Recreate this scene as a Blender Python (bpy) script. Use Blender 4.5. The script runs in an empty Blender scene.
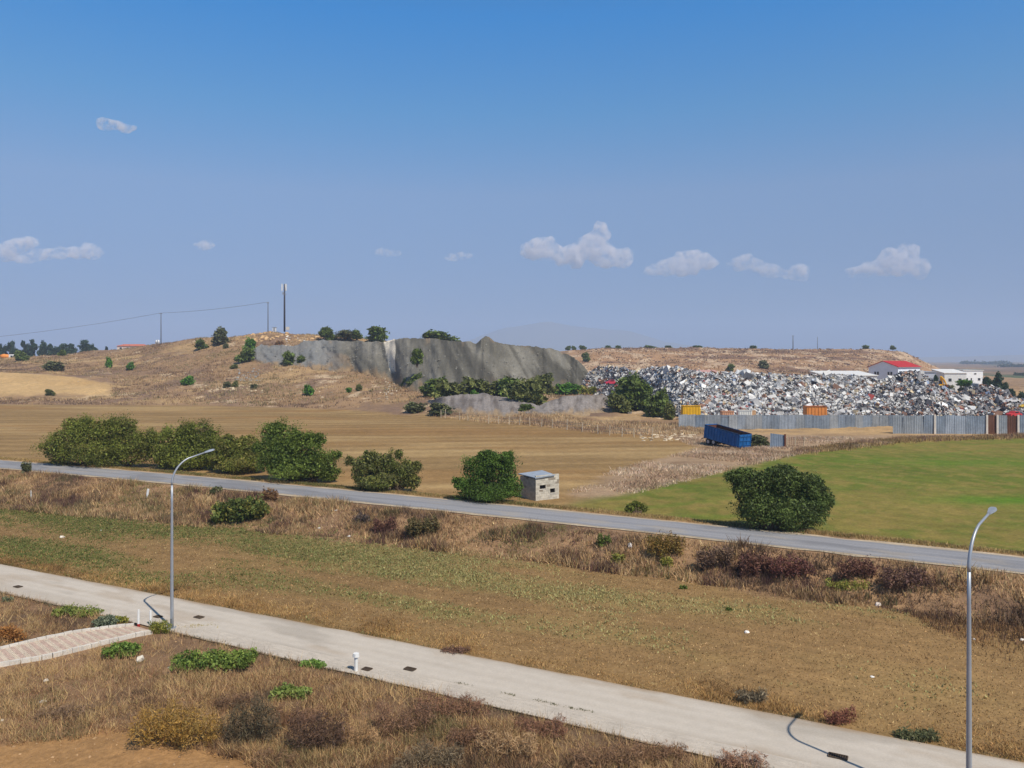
import bpy, math, random
import numpy as np
rng = np.random.default_rng(7)
random.seed(7)
SC = bpy.context.scene
COL = SC.collection
PI = math.pi

# ------------------------------------------------------------------ camera
CAM_H, F = 14.0, 800.0
cd = bpy.data.cameras.new('camera'); cam = bpy.data.objects.new('camera', cd); COL.objects.link(cam)
cam.location = (0, 0, CAM_H); cam.rotation_euler = (PI / 2, 0, 0)
cd.sensor_width = 36.0; cd.lens = 36.0 * F / 1024.0
cd.shift_y = -24.0 / 1024.0
cd.clip_start = 0.5; cd.clip_end = 60000
SC.camera = cam

# ------------------------------------------------------------------ sky and sun
SUN = np.array([.47, -.61, 1.0]); SUN /= np.linalg.norm(SUN)
ELEV = math.asin(SUN[2]); ROT = math.atan2(SUN[0], SUN[1])
w = bpy.data.worlds.new('World'); SC.world = w; w.use_nodes = True
nt = w.node_tree; nt.nodes.clear()
sky = nt.nodes.new('ShaderNodeTexSky'); sky.sky_type = 'NISHITA'; sky.sun_disc = False
sky.sun_elevation = ELEV; sky.sun_rotation = ROT
sky.altitude = 150; sky.air_density = 1.0; sky.dust_density = 0.6; sky.ozone_density = 2.2
hs = nt.nodes.new('ShaderNodeHueSaturation'); hs.inputs['Saturation'].default_value = 1.0; hs.inputs['Value'].default_value = 1.0
bg = nt.nodes.new('ShaderNodeBackground'); bg.inputs['Strength'].default_value = 0.085
wo = nt.nodes.new('ShaderNodeOutputWorld')
tc = nt.nodes.new('ShaderNodeTexCoord'); sx = nt.nodes.new('ShaderNodeSeparateXYZ'); rp = nt.nodes.new('ShaderNodeValToRGB')
nt.links.new(tc.outputs['Generated'], sx.inputs[0]); nt.links.new(sx.outputs['Z'], rp.inputs['Fac'])
SKY_TINT = [(0.0, (0.277, 0.332, 0.833)), (0.056, (0.398, 0.53, 0.877)), (0.136, (0.678, 0.799, 1.038)), (0.202, (0.916, 1.052, 1.236)), (0.293, (0.496, 1.218, 1.57)), (0.396, (0.1, 1.25, 1.98)), (0.7, (0.62, 0.74, 0.84))]
while len(rp.color_ramp.elements) < len(SKY_TINT): rp.color_ramp.elements.new(.5)
for e, (p, c) in zip(list(rp.color_ramp.elements), SKY_TINT): e.position = p; e.color = (*[v / 2 for v in c], 1)
vs = nt.nodes.new('ShaderNodeVectorMath'); vs.operation = 'MULTIPLY'
nt.links.new(sky.outputs[0], vs.inputs[0]); nt.links.new(rp.outputs[0], vs.inputs[1])
hs.inputs['Value'].default_value = 2.0
nt.links.new(vs.outputs[0], hs.inputs['Color']); nt.links.new(hs.outputs[0], bg.inputs['Color'])
nt.links.new(bg.outputs[0], wo.inputs['Surface'])
sl = bpy.data.lights.new('sun', 'SUN'); sl.energy = 4.8; sl.angle = math.radians(0.5); sl.color = (1.0, .93, .82)
so = bpy.data.objects.new('sun', sl); COL.objects.link(so)
so.rotation_euler = (math.acos(SUN[2]), 0, math.atan2(SUN[1], SUN[0]) + PI / 2)
so.location = (60, -80, 130)
SC.view_settings.view_transform = 'Standard'; SC.view_settings.look = 'None'
SC.view_settings.exposure = 0.0; SC.view_settings.gamma = 1.0; SC.view_settings.use_curve_mapping = False
try:
    SC.cycles.volume_bounces = 6; SC.cycles.max_bounces = 8; SC.cycles.transparent_max_bounces = 8
    SC.cycles.diffuse_bounces = 3; SC.cycles.volume_max_steps = 128
except Exception:
    pass

# ------------------------------------------------------------------ helpers
def S(r, g, b, k=1.0):
    """sRGB 0-255 to linear albedo"""
    c = np.array([r, g, b], float) / 255
    return np.where(c < .04045, c / 12.92, ((c + .055) / 1.055) ** 2.4) * k

def _hash(ix, iy, seed):
    h = (ix.astype(np.int64) * 374761393 + iy.astype(np.int64) * 668265263 + seed * 1442695041) & 0xffffffff
    h = ((h ^ (h >> 13)) * 1274126177) & 0xffffffff
    return ((h ^ (h >> 16)) & 0xffff) / 65535.0

def vnoise(x, y, seed=0):
    x = np.asarray(x, float); y = np.asarray(y, float)
    ix = np.floor(x); iy = np.floor(y); fx = x - ix; fy = y - iy
    fx = fx * fx * (3 - 2 * fx); fy = fy * fy * (3 - 2 * fy)
    a = _hash(ix, iy, seed); b = _hash(ix + 1, iy, seed); c = _hash(ix, iy + 1, seed); d = _hash(ix + 1, iy + 1, seed)
    return (a * (1 - fx) + b * fx) * (1 - fy) + (c * (1 - fx) + d * fx) * fy

def fbm(x, y, seed=0, oct=4, gain=.5):
    t = 0; a = 1; n = 0
    for i in range(oct):
        t = t + a * vnoise(x * 2 ** i + 17.3 * i, y * 2 ** i - 9.1 * i, seed + i); n += a; a *= gain
    return t / n                                            # 0..1, mean .5

def sstep(a, b, x):
    t = np.clip((x - a) / (b - a), 0, 1); return t * t * (3 - 2 * t)

def mesh_np(name, V, faces, col=None, mat=None, smooth=False):
    """faces: list of int arrays (n,3) or (n,4); col: (nverts,3) point colours"""
    V = np.asarray(V, np.float32); me = bpy.data.meshes.new(name)
    if not isinstance(faces, list): faces = [faces]
    faces = [np.asarray(f, np.int32) for f in faces if len(f)]
    loops = np.concatenate([f.ravel() for f in faces]); tot = np.concatenate([np.full(len(f), f.shape[1], np.int32) for f in faces])
    me.vertices.add(len(V)); me.vertices.foreach_set('co', V.ravel())
    me.loops.add(len(loops)); me.loops.foreach_set('vertex_index', loops)
    me.polygons.add(len(tot)); st = np.zeros(len(tot), np.int32); st[1:] = np.cumsum(tot)[:-1]
    me.polygons.foreach_set('loop_start', st)
    me.polygons.foreach_set('use_smooth', np.full(len(tot), smooth, bool))
    me.update(calc_edges=True)
    if col is not None:
        a = me.color_attributes.new('Col', 'FLOAT_COLOR', 'POINT')
        c = np.ones((len(V), 4), np.float32); c[:, :3] = np.clip(col, 0, 1); a.data.foreach_set('color', c.ravel())
    if mat is not None: me.materials.append(mat)
    return me

class MB:
    """collects boxes, tubes, polys into one mesh"""
    def __init__(s): s.v = []; s.f = []; s.c = []; s.n = 0
    def add(s, V, F, c=None):
        b = s.n; s.v.extend([tuple(p) for p in V]); s.f.extend([[i + b for i in f] for f in F]); s.n += len(V)
        s.c.extend([c if c is not None else (.5, .5, .5)] * len(V)); return s
    def box(s, cx, cy, cz, sx, sy, sz, rot=0, c=None, M=None):
        P = np.array([(x, y, z) for z in (-.5, .5) for y in (-.5, .5) for x in (-.5, .5)]) * (sx, sy, sz)
        if M is not None: P = P @ np.asarray(M).T
        if rot:
            co, si = math.cos(rot), math.sin(rot); P = P @ np.array([[co, si, 0], [-si, co, 0], [0, 0, 1]])
        P = P + (cx, cy, cz)
        return s.add(P, [(0, 2, 3, 1), (4, 5, 7, 6), (0, 1, 5, 4), (1, 3, 7, 5), (3, 2, 6, 7), (2, 0, 4, 6)], c)
    def tube(s, pts, rad, n=8, c=None, cap=True):
        pts = np.asarray(pts, float); rad = np.broadcast_to(np.asarray(rad, float), (len(pts),))
        tang = np.gradient(pts, axis=0); tang /= np.linalg.norm(tang, axis=1)[:, None] + 1e-9
        ref = np.array([0, 0, 1.]) if abs(tang[0][2]) < .9 else np.array([1., 0, 0]); V = []
        for p, t, r in zip(pts, tang, rad):
            a = np.cross(t, ref); a /= np.linalg.norm(a) + 1e-9; b = np.cross(t, a)
            for k in range(n):
                th = 2 * PI * k / n; V.append(p + r * (math.cos(th) * a + math.sin(th) * b))
        Fc = []
        for i in range(len(pts) - 1):
            for k in range(n):
                Fc.append((i * n + k, (i + 1) * n + k, (i + 1) * n + (k + 1) % n, i * n + (k + 1) % n))
        if cap: Fc += [tuple(range(n)), tuple((len(pts) - 1) * n + k for k in reversed(range(n)))]
        return s.add(V, Fc, c)
    def mesh(s, name, mat=None, smooth=False, bevel=0):
        me = bpy.data.meshes.new(name); me.from_pydata(s.v, [], s.f)
        if mat: me.materials.append(mat)
        a = me.color_attributes.new('Col', 'FLOAT_COLOR', 'POINT')
        cc = np.ones((len(s.v), 4), np.float32); cc[:, :3] = np.array(s.c); a.data.foreach_set('color', cc.ravel())
        if smooth: me.polygons.foreach_set('use_smooth', np.ones(len(me.polygons), bool))
        me.update(); return me

def obj(name, me, parent=None, loc=None, **kw):
    o = bpy.data.objects.new(name, me); COL.objects.link(o)
    if parent is not None: o.parent = parent
    if loc is not None: o.location = loc
    for k, v in kw.items():
        if v is not None: o['category' if k == 'cat' else k] = v
    return o

def thing(name, label, cat, loc=(0, 0, 0), rotz=0, group=None, scale=None):
    o = obj(name, None, None, loc, label=label, cat=cat, group=group)
    o.rotation_euler = (0, 0, rotz); o.empty_display_size = .3
    if scale is not None: o.scale = scale
    return o

def stuff(name, me, label, cat=None): return obj(name, me, None, None, label=label, cat=cat, kind='stuff')
def struct(name, me, label, parent=None): return obj(name, me, parent, None, label=label, kind='structure')

# ------------------------------------------------------------------ materials
def mat(name, base=(.5, .5, .5), rough=.8, spec=.2, attr=False, noises=(), bump=(), metal=0, transl=0, tint_amt=.0, hue=None):
    """noises: (scale, amount, detail[, stretch xyz]) multiply the base colour by 1 +- amount; bump: (scale, strength, distance)"""
    m = bpy.data.materials.new(name); m.use_nodes = True; t = m.node_tree; N = t.nodes; L = t.links
    b = N['Principled BSDF']; b.inputs['Roughness'].default_value = rough
    b.inputs['Specular IOR Level'].default_value = spec; b.inputs['Metallic'].default_value = metal
    geo = N.new('ShaderNodeNewGeometry')
    if attr:
        at = N.new('ShaderNodeAttribute'); at.attribute_name = 'Col'; c = at.outputs['Color']
    else:
        rg = N.new('ShaderNodeRGB'); rg.outputs[0].default_value = (*base, 1); c = rg.outputs[0]
    for nz in noises:
        sc, amt, det = nz[:3]; src = geo.outputs['Position']
        if len(nz) > 3:
            mp = N.new('ShaderNodeMapping'); mp.inputs['Scale'].default_value = nz[3]
            if len(nz) > 4: mp.vector_type = 'TEXTURE'; mp.inputs['Rotation'].default_value = (0, 0, nz[4]); mp.inputs['Scale'].default_value = tuple(1 / v for v in nz[3])
            L.new(src, mp.inputs[0]); src = mp.outputs[0]
        tx = N.new('ShaderNodeTexNoise'); tx.inputs['Scale'].default_value = sc; tx.inputs['Detail'].default_value = det
        tx.inputs['Roughness'].default_value = .6
        L.new(src, tx.inputs['Vector'])
        mr = N.new('ShaderNodeMapRange'); mr.inputs[1].default_value = .28; mr.inputs[2].default_value = .72
        mr.inputs[3].default_value = 1 - amt; mr.inputs[4].default_value = 1 + amt; L.new(tx.outputs['Fac'], mr.inputs[0])
        vm = N.new('ShaderNodeVectorMath'); vm.operation = 'SCALE'; L.new(c, vm.inputs[0]); L.new(mr.outputs[0], vm.inputs['Scale']); c = vm.outputs[0]
    L.new(c, b.inputs['Base Color'])
    hcur = None
    for sc, stg, dist in bump:
        tx = N.new('ShaderNodeTexNoise'); tx.inputs['Scale'].default_value = sc; tx.inputs['Detail'].default_value = 4
        L.new(geo.outputs['Position'], tx.inputs['Vector'])
        bp = N.new('ShaderNodeBump'); bp.inputs['Strength'].default_value = stg; bp.inputs['Distance'].default_value = dist
        L.new(tx.outputs['Fac'], bp.inputs['Height'])
        if hcur is not None: L.new(hcur, bp.inputs['Normal'])
        hcur = bp.outputs[0]
    if hcur is not None: L.new(hcur, b.inputs['Normal'])
    if transl:
        tr = N.new('ShaderNodeBsdfTranslucent'); L.new(c, tr.inputs['Color'])
        mx = N.new('ShaderNodeMixShader'); mx.inputs[0].default_value = transl
        L.new(b.outputs[0], mx.inputs[1]); L.new(tr.outputs[0], mx.inputs[2]); L.new(mx.outputs[0], N['Material Output'].inputs['Surface'])
    return m

M_ground = mat('ground', attr=True, rough=.95, spec=.1, noises=((.09, .10, 3), (.9, .16, 4), (5., .20, 3), (22., .14, 2)), bump=((2.5, .5, .12), (14., .5, .03)))
M_dry = mat('dry_weeds', attr=True, rough=.8, spec=.2, transl=.12)
M_leaf = mat('leaves', attr=True, rough=.6, spec=.25, transl=.12)
M_bark = mat('bark', S(92, 76, 60), .9, noises=((3., .3, 3),))
M_rock = mat('rock', attr=True, rough=.9, noises=((1.5, .2, 4), (9, .15, 2)), bump=((4, .5, .1),))
M_slag = mat('slag_gravel', attr=True, rough=.95, spec=.1, noises=((.25, .08, 4), (1.0, .08, 3), (3., .26, 2)), bump=((3., .5, .25),))
M_scrap = mat('scrap_metal', attr=True, rough=.6, spec=.5, noises=((3., .12, 2),))
M_asph = mat('asphalt', S(138, 136, 137), .9, noises=((.25, .10, 4, (1, 1, 1)), (6., .10, 3), (1.0, .16, 4, (.05, 1.6, 1), -.455)), bump=((18, .3, .01),))
M_verge = mat('road_shoulder', S(178, 160, 134), .95, noises=((.8, .25, 4), (6, .2, 3)))
M_conc = mat('concrete_road', S(194, 182, 166), .9, noises=((.2, .07, 4), (1.2, .08, 5), (14, .05, 2), (1.0, .11, 4, (.06, 2.0, 1), -.475)), bump=((20, .2, .01),))
M_conc2 = mat('concrete', S(205, 196, 182), .9, noises=((1.5, .14, 4), (12, .1, 2)))
M_paver = mat('clay_pavers', attr=True, rough=.9, noises=((8, .06, 2), (.7, .1, 3)))
M_galv = mat('galvanised_steel', S(166, 170, 174), .42, .5, metal=.35, noises=((1.5, .08, 3),))
M_white = mat('white_paint', S(226, 224, 218), .6, .3, noises=((2., .06, 3),))
M_red = mat('red_paint', S(165, 45, 38), .6, .3)
M_dark = mat('dark_rubber', S(40, 39, 38), .8)
M_sheet = mat('corrugated_zinc', attr=True, rough=.6, spec=.3, noises=((.5, .22, 5), (4., .12, 3)))
M_wood = mat('weathered_wood', S(196, 178, 150), .9, noises=((2., .2, 3),))
M_polew = mat('dark_wood_pole', S(78, 66, 60), .9, noises=((1., .2, 3),))
M_wire = mat('wire', S(110, 112, 120), .7)
M_blue = mat('blue_paint', S(30, 96, 154), .5, .3, noises=((.9, .25, 4), (5., .15, 3)))
M_rust = mat('rusty_steel', S(104, 62, 46), .9, noises=((1.2, .3, 4), (7, .2, 3)))
M_glass = mat('window_glass', S(46, 52, 60), .15, .5)
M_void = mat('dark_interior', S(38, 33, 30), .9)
M_block = mat('cement_block', attr=True, rough=.95, noises=((2.5, .12, 4), (10, .08, 2)))
M_paint = mat('painted_metal', attr=True, rough=.5, spec=.3, noises=((1.5, .12, 4),))

# ------------------------------------------------------------------ the lie of the land
_fx = np.array([-64.1, -26.3, 0., 18.7, 32.6]); _fy = np.array([100.2, 82.3, 69.1, 58.35, 50.9]) - 2.85
_pc = np.polyfit(_fx, _fy, 2)
def road_c(X):                                               # centreline of the asphalt road
    Xc = np.clip(X, -66, 36); y = np.polyval(_pc, Xc); sl = np.polyval(np.polyder(_pc), Xc)
    return y + sl * (X - Xc)
def road_s(X, Y): return (Y - road_c(X)) * .885
def lane_far(X): return 54.9 - .512 * (X + 35.1)             # far edge of the concrete lane
def lane_near(X): return 48.3 - .531 * (X + 30.9)

_pu = [(-110, 682), (-60, 667), (0, 651), (40, 641.5), (73, 634.5), (105, 630), (134, 627)]
_pl = [(-110, 700), (-50, 681), (0, 665.5), (49, 657), (95, 645.5), (125, 638), (152, 632)]
def _fl(a): d = CAM_H * F / (a[1] - 360.); return ((a[0] - 512) / F * d, d)
PU = np.array([_fl(a) for a in _pu]); PL = np.array([_fl(a) for a in _pl]); PC = (PU + PL) / 2
def path_dist(X, Y):
    r = np.full(np.shape(X), 1e9)
    for a, b in zip(PC[:-1], PC[1:]):
        e = b - a; t = np.clip(((X - a[0]) * e[0] + (Y - a[1]) * e[1]) / (e @ e), 0, 1)
        r = np.minimum(r, np.hypot(X - a[0] - t * e[0], Y - a[1] - t * e[1]))
    return r

def zpy(d, py): return CAM_H - d * (py - 360) / F
def P_(*a): return [(d, zpy(d, v) if k == 'p' else v) for d, k, v in a]
COLS = {
 -300: P_((240,'z',1.2),(300,'z',6),(400,'z',12),(520,'z',10),(800,'z',0)),
 0:   P_((229,'z',1.2),(252,'p',399),(290,'p',373.5),(305,'p',372.5),(335,'p',369.5),(400,'p',357.5),(520,'z',10),(650,'z',9),(900,'z',0)),
 60:  P_((228,'z',1.2),(252,'p',399),(290,'p',377),(305,'p',374),(335,'p',368),(400,'p',355),(520,'z',11),(650,'z',9),(900,'z',0)),
 120: P_((226,'z',1.2),(250,'p',398),(300,'p',380),(350,'p',362.5),(400,'p',348.5),(480,'z',13),(900,'z',0)),
 200: P_((222,'z',1.2),(245,'p',398),(290,'p',377.5),(340,'p',353),(385,'p',337),(470,'z',17),(900,'z',0)),
 270: P_((215,'z',1.2),(240,'p',396),(280,'p',377),(320,'p',352),(360,'p',330.5),(450,'z',18),(900,'z',0)),
 320: P_((206,'z',1.2),(232,'p',397),(272,'p',378),(300,'p',367),(322,'p',350),(347,'p',335),(450,'z',18),(900,'z',0)),
 400: P_((185,'z',1.2),(205,'p',403),(225,'p',394),(240,'p',388),(262,'z',6.5),(300,'z',13),(345,'p',341.5),(420,'z',17),(900,'z',0)),
 480: P_((165,'z',1.2),(190,'p',405),(215,'p',394),(235,'z',4.2),(270,'z',8),(320,'p',347),(400,'z',14),(900,'z',0)),
 560: P_((150,'z',1.2),(180,'p',409),(205,'p',397),(230,'z',3),(300,'z',6),(350,'z',8),(450,'z',9),(520,'p',358),(600,'p',351.5),(700,'z',10),(1000,'z',0)),
 600: P_((140,'z',1.2),(180,'z',2.),(230,'z',2.6),(300,'z',4),(430,'z',6),(470,'p',366),(520,'p',352),(600,'p',348),(700,'z',12),(1000,'z',0)),
 700: P_((138,'z',1.2),(200,'z',2),(330,'z',4),(420,'p',372),(470,'p',363),(520,'p',354),(600,'p',347.5),(700,'z',12),(1000,'z',0)),
 800: P_((136,'z',1.2),(200,'z',2),(330,'z',4),(420,'p',374),(480,'p',361),(540,'p',353),(600,'p',349.5),(700,'z',12),(1000,'z',0)),
 870: P_((136,'z',1.2),(200,'z',2),(330,'z',3),(420,'p',376),(500,'p',364),(560,'p',354),(600,'p',349),(700,'z',10),(1000,'z',0)),
 905: P_((136,'z',1.2),(200,'z',2),(330,'z',2.5),(500,'p',369),(560,'p',360),(600,'p',351.5),(700,'z',8),(1000,'z',0)),
 925: P_((136,'z',1.2),(200,'z',2),(330,'z',2),(520,'z',2),(560,'p',370),(600,'p',362),(700,'z',4),(1000,'z',0)),
 945: P_((136,'z',1.2),(330,'z',1.5),(520,'z',0),(600,'p',371),(700,'z',0),(1000,'z',-1)),
 1024: P_((136,'z',1.2),(330,'z',1.2),(500,'z',0),(800,'z',-2),(1000,'z',-2)),
 1400: P_((136,'z',1.2),(330,'z',1.2),(500,'z',0),(800,'z',-2),(1000,'z',-2)),
}
_cu = np.array([(k - 512) / F for k in COLS]); _ug = np.linspace(-1.05, 1.12, 436); _dg = np.arange(110, 1000, 2.5)
_Zc = np.array([np.interp(_dg, [p[0] for p in c], [p[1] for p in c]) for c in COLS.values()])
_Zg = np.array([np.interp(_ug, _cu, _Zc[:, j]) for j in range(len(_dg))]).T
for _k in range(2):
    _Zg[1:-1] = (_Zg[:-2] + 2 * _Zg[1:-1] + _Zg[2:]) / 4
    _Zg[:, 1:-1] = (_Zg[:, :-2] + 2 * _Zg[:, 1:-1] + _Zg[:, 2:]) / 4
def _bil(u, d):
    a = np.clip((u - _ug[0]) / (_ug[1] - _ug[0]), 0, len(_ug) - 1.001); b = np.clip((d - _dg[0]) / 2.5, 0, len(_dg) - 1.001)
    i = a.astype(int); j = b.astype(int); a = a - i; b = b - j
    return (_Zg[i, j] * (1 - a) + _Zg[i + 1, j] * a) * (1 - b) + (_Zg[i, j + 1] * (1 - a) + _Zg[i + 1, j + 1] * a) * b

def far_edge(u):                                             # where the big fields end, per azimuth
    return np.interp(u, _cu, [c[0][0] for c in COLS.values()])

def zf(X, Y, rough=True):
    X = np.asarray(X, float); Y = np.asarray(Y, float)
    u = X / np.maximum(Y, 15.); s = road_s(X, Y)
    toe = 8. + 4.5 * np.clip(-X / 50, 0, 1)
    z = 1.5 * sstep(-toe, -3.3, s) - .35 * sstep(3.2, 6.5, s)
    zz = _bil(u, Y)
    k = sstep(118, 132, Y); z = np.where(Y > 118, z * (1 - k) + zz * k, z)
    z = z * (1 - sstep(960, 2500, Y)) if True else z
    if rough:
        e = far_edge(u); hill = sstep(0, 14, Y - e)
        flat = (np.abs(s) < 3.4)
        amp = np.where(flat, 0, 1)
        bank = sstep(-toe - 1, -toe + 1, s) * (1 - sstep(-4, -3.2, s))
        t = Y - lane_far(X); fg = sstep(.3, 1.5, lane_near(X) - Y)
        z = z + amp * (.10 * (fbm(X * .5, Y * .5, 3) - .5)) * (1 - sstep(-.5, 1, lane_near(X) - Y + 1) * 0)
        z = z + hill * (1 - sstep(600, 900, Y)) * (1.5 * (fbm(X * .09, Y * .09, 5) - .5) + .8 * (fbm(X * .4, Y * .4, 6) - .5))
        z = z + bank * .7 * (fbm(X * .45, Y * .45, 8) - .5)
        z = z + fg * (.5 * (fbm(X * .35, Y * .35, 9) - .5) - .05)
        if np.any(Y < 60): z = np.where(Y < 60, z * sstep(1.3, 2.2, path_dist(X, Y)) - .03 * (1 - sstep(1.3, 2.2, path_dist(X, Y))), z)
        onlane = sstep(-.9, -.1, lane_far(X) - Y + .6) * sstep(-.9, -.1, Y - lane_near(X) + .6)
        z = np.where(Y < 118, z * (1 - onlane) - .06 * onlane, z)
        z = np.where(flat & (Y < 140), z - .05, z)
    return z

def gp(px, py, dmin=18., dmax=900.):
    """ground point that a photograph pixel looks at"""
    d = np.concatenate([np.arange(dmin, 120, .1), np.arange(120, dmax, .5)])
    u = (px - 512) / F; zr = CAM_H - d * (py - 360) / F; g = zf(u * d, d, False)
    h = np.nonzero(zr <= g)[0]
    dd = d[h[0]] if len(h) else d[-1]
    X = u * dd; return np.array([X, dd, float(zf(X, dd))])
def flatp(px, py, z=0.): d = (CAM_H - z) * F / (py - 360.); return np.array([(px - 512) / F * d, d])

# ground albedo -------------------------------------------------------------
A_FG = S(132, 104, 78); A_SOIL = S(152, 116, 76); A_FIELD = S(134, 106, 70); A_FGREEN = S(96, 101, 52); A_FPALE = S(140, 128, 78)
A_TAN = S(140, 113, 74); A_TAN2 = S(168, 140, 96); A_GREEN = S(101, 107, 42); A_GREEN2 = S(124, 113, 56); A_GREEN3 = S(82, 122, 28)
A_DEAD = S(160, 134, 106); A_HILL = S(150, 121, 90); A_HILL2 = S(122, 99, 82); A_PALE = S(186, 154, 108); A_BANK = S(156, 124, 92)
A_SAND = S(178, 146, 104); A_MESA = S(162, 128, 96); A_MESA2 = S(118, 92, 76); A_PLAIN = S(150, 122, 92)
BLOBS = [(90,522,16,3.2,1.),(40,552,10,2,.9),(230,530,14,3,.8),(330,550,12,2.6,1.1),(440,572,12,2,.8),(560,590,9,1.6,.8),(690,605,6,1.3,.55),
         (390,600,10,1.2,.7),(480,560,10,1.2,.5),(620,640,8,1,.35),(150,575,9,1.4,.4),(300,590,8,1.,.4)]
_BL = [(*flatp(a, b), l, ww, k) for a, b, l, ww, k in BLOBS]
def field_green(X, Y):
    g = np.zeros_like(X)
    for bx, by, l, ww, k in _BL:
        a = (X - bx) * .885 - (Y - by) * .465; b = (X - bx) * .465 + (Y - by) * .885
        g = np.maximum(g, k * np.exp(-(a / l) ** 2 - (b / (ww * 1.3)) ** 2))
    n = fbm(X * .12 + Y * -.06, X * .16 + Y * .31, 21, 4)
    return np.clip(g * 1.15 + (n - .5) * 1.1, 0, 1)
_gbx = [-20, 7.1, 12.6, 20.9, 40, 62, 86, 140]; _gby = [60, 73.5, 78.8, 89, 111, 127, 133, 136]
_tby = [60, 78, 86.8, 97.5, 111, 119, 135, 160, 300]; _tbx = [3, 6.5, 9.5, 15.6, 24.7, 28, 27, 24, 24]
def mixc(a, b, k): k = np.clip(k, 0, 1)[..., None]; return a * (1 - k) + b * k

def albedo(X, Y):
    X = np.asarray(X, float); Y = np.asarray(Y, float); u = X / np.maximum(Y, 15.); s = road_s(X, Y)
    toe = 8. + 4.5 * np.clip(-X / 50, 0, 1)
    n1 = fbm(X * .3, Y * .3, 31); n2 = fbm(X * .06, Y * .06, 32); n3 = fbm(X * 1.1, Y * 1.1, 33)
    # foreground waste land
    c = mixc(np.broadcast_to(A_FG, X.shape + (3,)), S(104, 84, 66), (n1 - .45) * 3)
    lim = np.interp(X, [-40, -18.6, -15.2, -9, -6, 40], [29.4, 29.5, 30.6, 28., 25.5, 14]) + (n1 - .5) * 1.2
    c = mixc(c, A_SOIL * (0.9 + .2 * n3[..., None]), sstep(-.4, .4, lim - Y))
    # field between the two roads
    gw = field_green(X, Y)
    f = mixc(np.broadcast_to(A_FIELD, X.shape + (3,)), S(146, 116, 76), (n2 - .4) * 2.0)
    row = .5 + .5 * np.sin((X * .49 + Y * .87) * 5.2 + 3 * n2)
    f = f * (.95 + .1 * row[..., None])
    f = mixc(f, mixc(np.broadcast_to(A_FGREEN, X.shape + (3,)), A_FPALE, (u + .35) * 2.2), gw * .62)
    c = np.where((Y > lane_far(X) - .2)[..., None], f, c)
    bk = mixc(np.broadcast_to(A_BANK, X.shape + (3,)), S(112, 88, 72), (n1 - .4) * 2.2)
    k = sstep(-toe - 1.5, -toe + .8, s + 2 * (n1 - .5)); c = mixc(c, bk, k)
    # beyond the asphalt road
    stripe = .5 + .5 * np.sin((Y - .12 * X) * 1.15 + 4 * n2)
    tan = mixc(np.broadcast_to(A_TAN, X.shape + (3,)), A_TAN2, .75 * sstep(.45, .7, fbm(X * .018 + 4, Y * .07, 35)) + .25 * stripe - .1)
    tan = mixc(tan, S(142, 108, 66), sstep(.5, .75, fbm(X * .02, Y * .09, 36)) * .7)
    tan = tan * (.90 + .20 * stripe * vnoise(X * .03, Y * .3, 34) + .06 * n3)[..., None]
    gn = fbm(X * .05 + Y * .02, Y * .12 - X * .03, 37)
    gr = mixc(np.broadcast_to(A_GREEN, X.shape + (3,)), A_GREEN2, (gn - .38) * 3.0)
    strk = fbm((X * .9 + Y * .45) * .05, (Y * .9 - X * .45) * .4, 38)
    gr = mixc(gr, A_GREEN3, sstep(.60, .75, strk) * .35)
    gr = gr * (.94 + .12 * (.5 + .5 * np.sin((X * .46 + Y * .89) * 2.1 + 2 * n2)))[..., None]
    mo = fbm(X * .9 + Y * .2, Y * .55, 39, 3); gr = mixc(gr, S(140, 120, 66), sstep(.48, .66, mo) * .55); gr = mixc(gr, S(88, 104, 38), sstep(.52, .36, mo) * 0 + sstep(.54, .7, fbm(X * .7, Y * .5 + 3, 40, 3)) * .45)
    gx, gy = flatp(1010, 500, 1.2); gr = mixc(gr, A_GREEN3, .8 * np.exp(-((X - gx) / 7) ** 2 - ((Y - gy) / 2.5) ** 2))
    gx, gy = flatp(960, 462, 1.2); gr = mixc(gr, A_GREEN3, .45 * np.exp(-((X - gx) / 12) ** 2 - ((Y - gy) / 4) ** 2))
    dead = mixc(np.broadcast_to(A_DEAD, X.shape + (3,)), S(132, 108, 84), (n1 - .42) * 3)
    fb = dead
    fb = mixc(fb, gr, sstep(-2.5, 2.5, np.interp(X, _gbx, _gby) - Y + 3 * (n1 - .5)) * sstep(2, 7, X + 2 * n1))
    fb = mixc(fb, tan, sstep(-1.5, 1.5, np.interp(Y, _tby, _tbx) - X + 5 * (n1 - .5)))
    c = mixc(c, fb, sstep(3.0, 4.0, s))
    # verge of dry grass beside the asphalt
    vg = np.exp(-((np.abs(s) - 4.2) / 1.0) ** 2) * (s > 0); c = mixc(c, S(150, 128, 84), vg * .6)
    # hill
    e = far_edge(u); hk = sstep(-2, 2.5, Y - e + 5 * (n1 - .5))
    h = mixc(np.broadcast_to(A_HILL, X.shape + (3,)), A_HILL2, (fbm(X * .11, Y * .05, 41) - .42) * 3.2)
    h = mixc(h, S(176, 146, 104), sstep(.55, .72, fbm(X * .05, Y * .1, 42)) * .7)
    h = mixc(h, S(196, 172, 140), sstep(.66, .78, fbm(X * .2, Y * .12, 43)) * .7)
    pb = sstep(0, 8, np.interp(u, [-2, -.64, -.56, -.50, -.44], [312, 306, 300, 285, 262]) - Y) * sstep(252, 262, Y + 6 * (n1 - .5)) * (1 - sstep(-.51, -.49, u))
    h = mixc(h, mixc(np.broadcast_to(A_PALE, X.shape + (3,)), S(168, 134, 88), (n2 - .4) * 1.5), pb)
    yard = sstep(.22, .26, u) * sstep(126, 131, Y)
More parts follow.
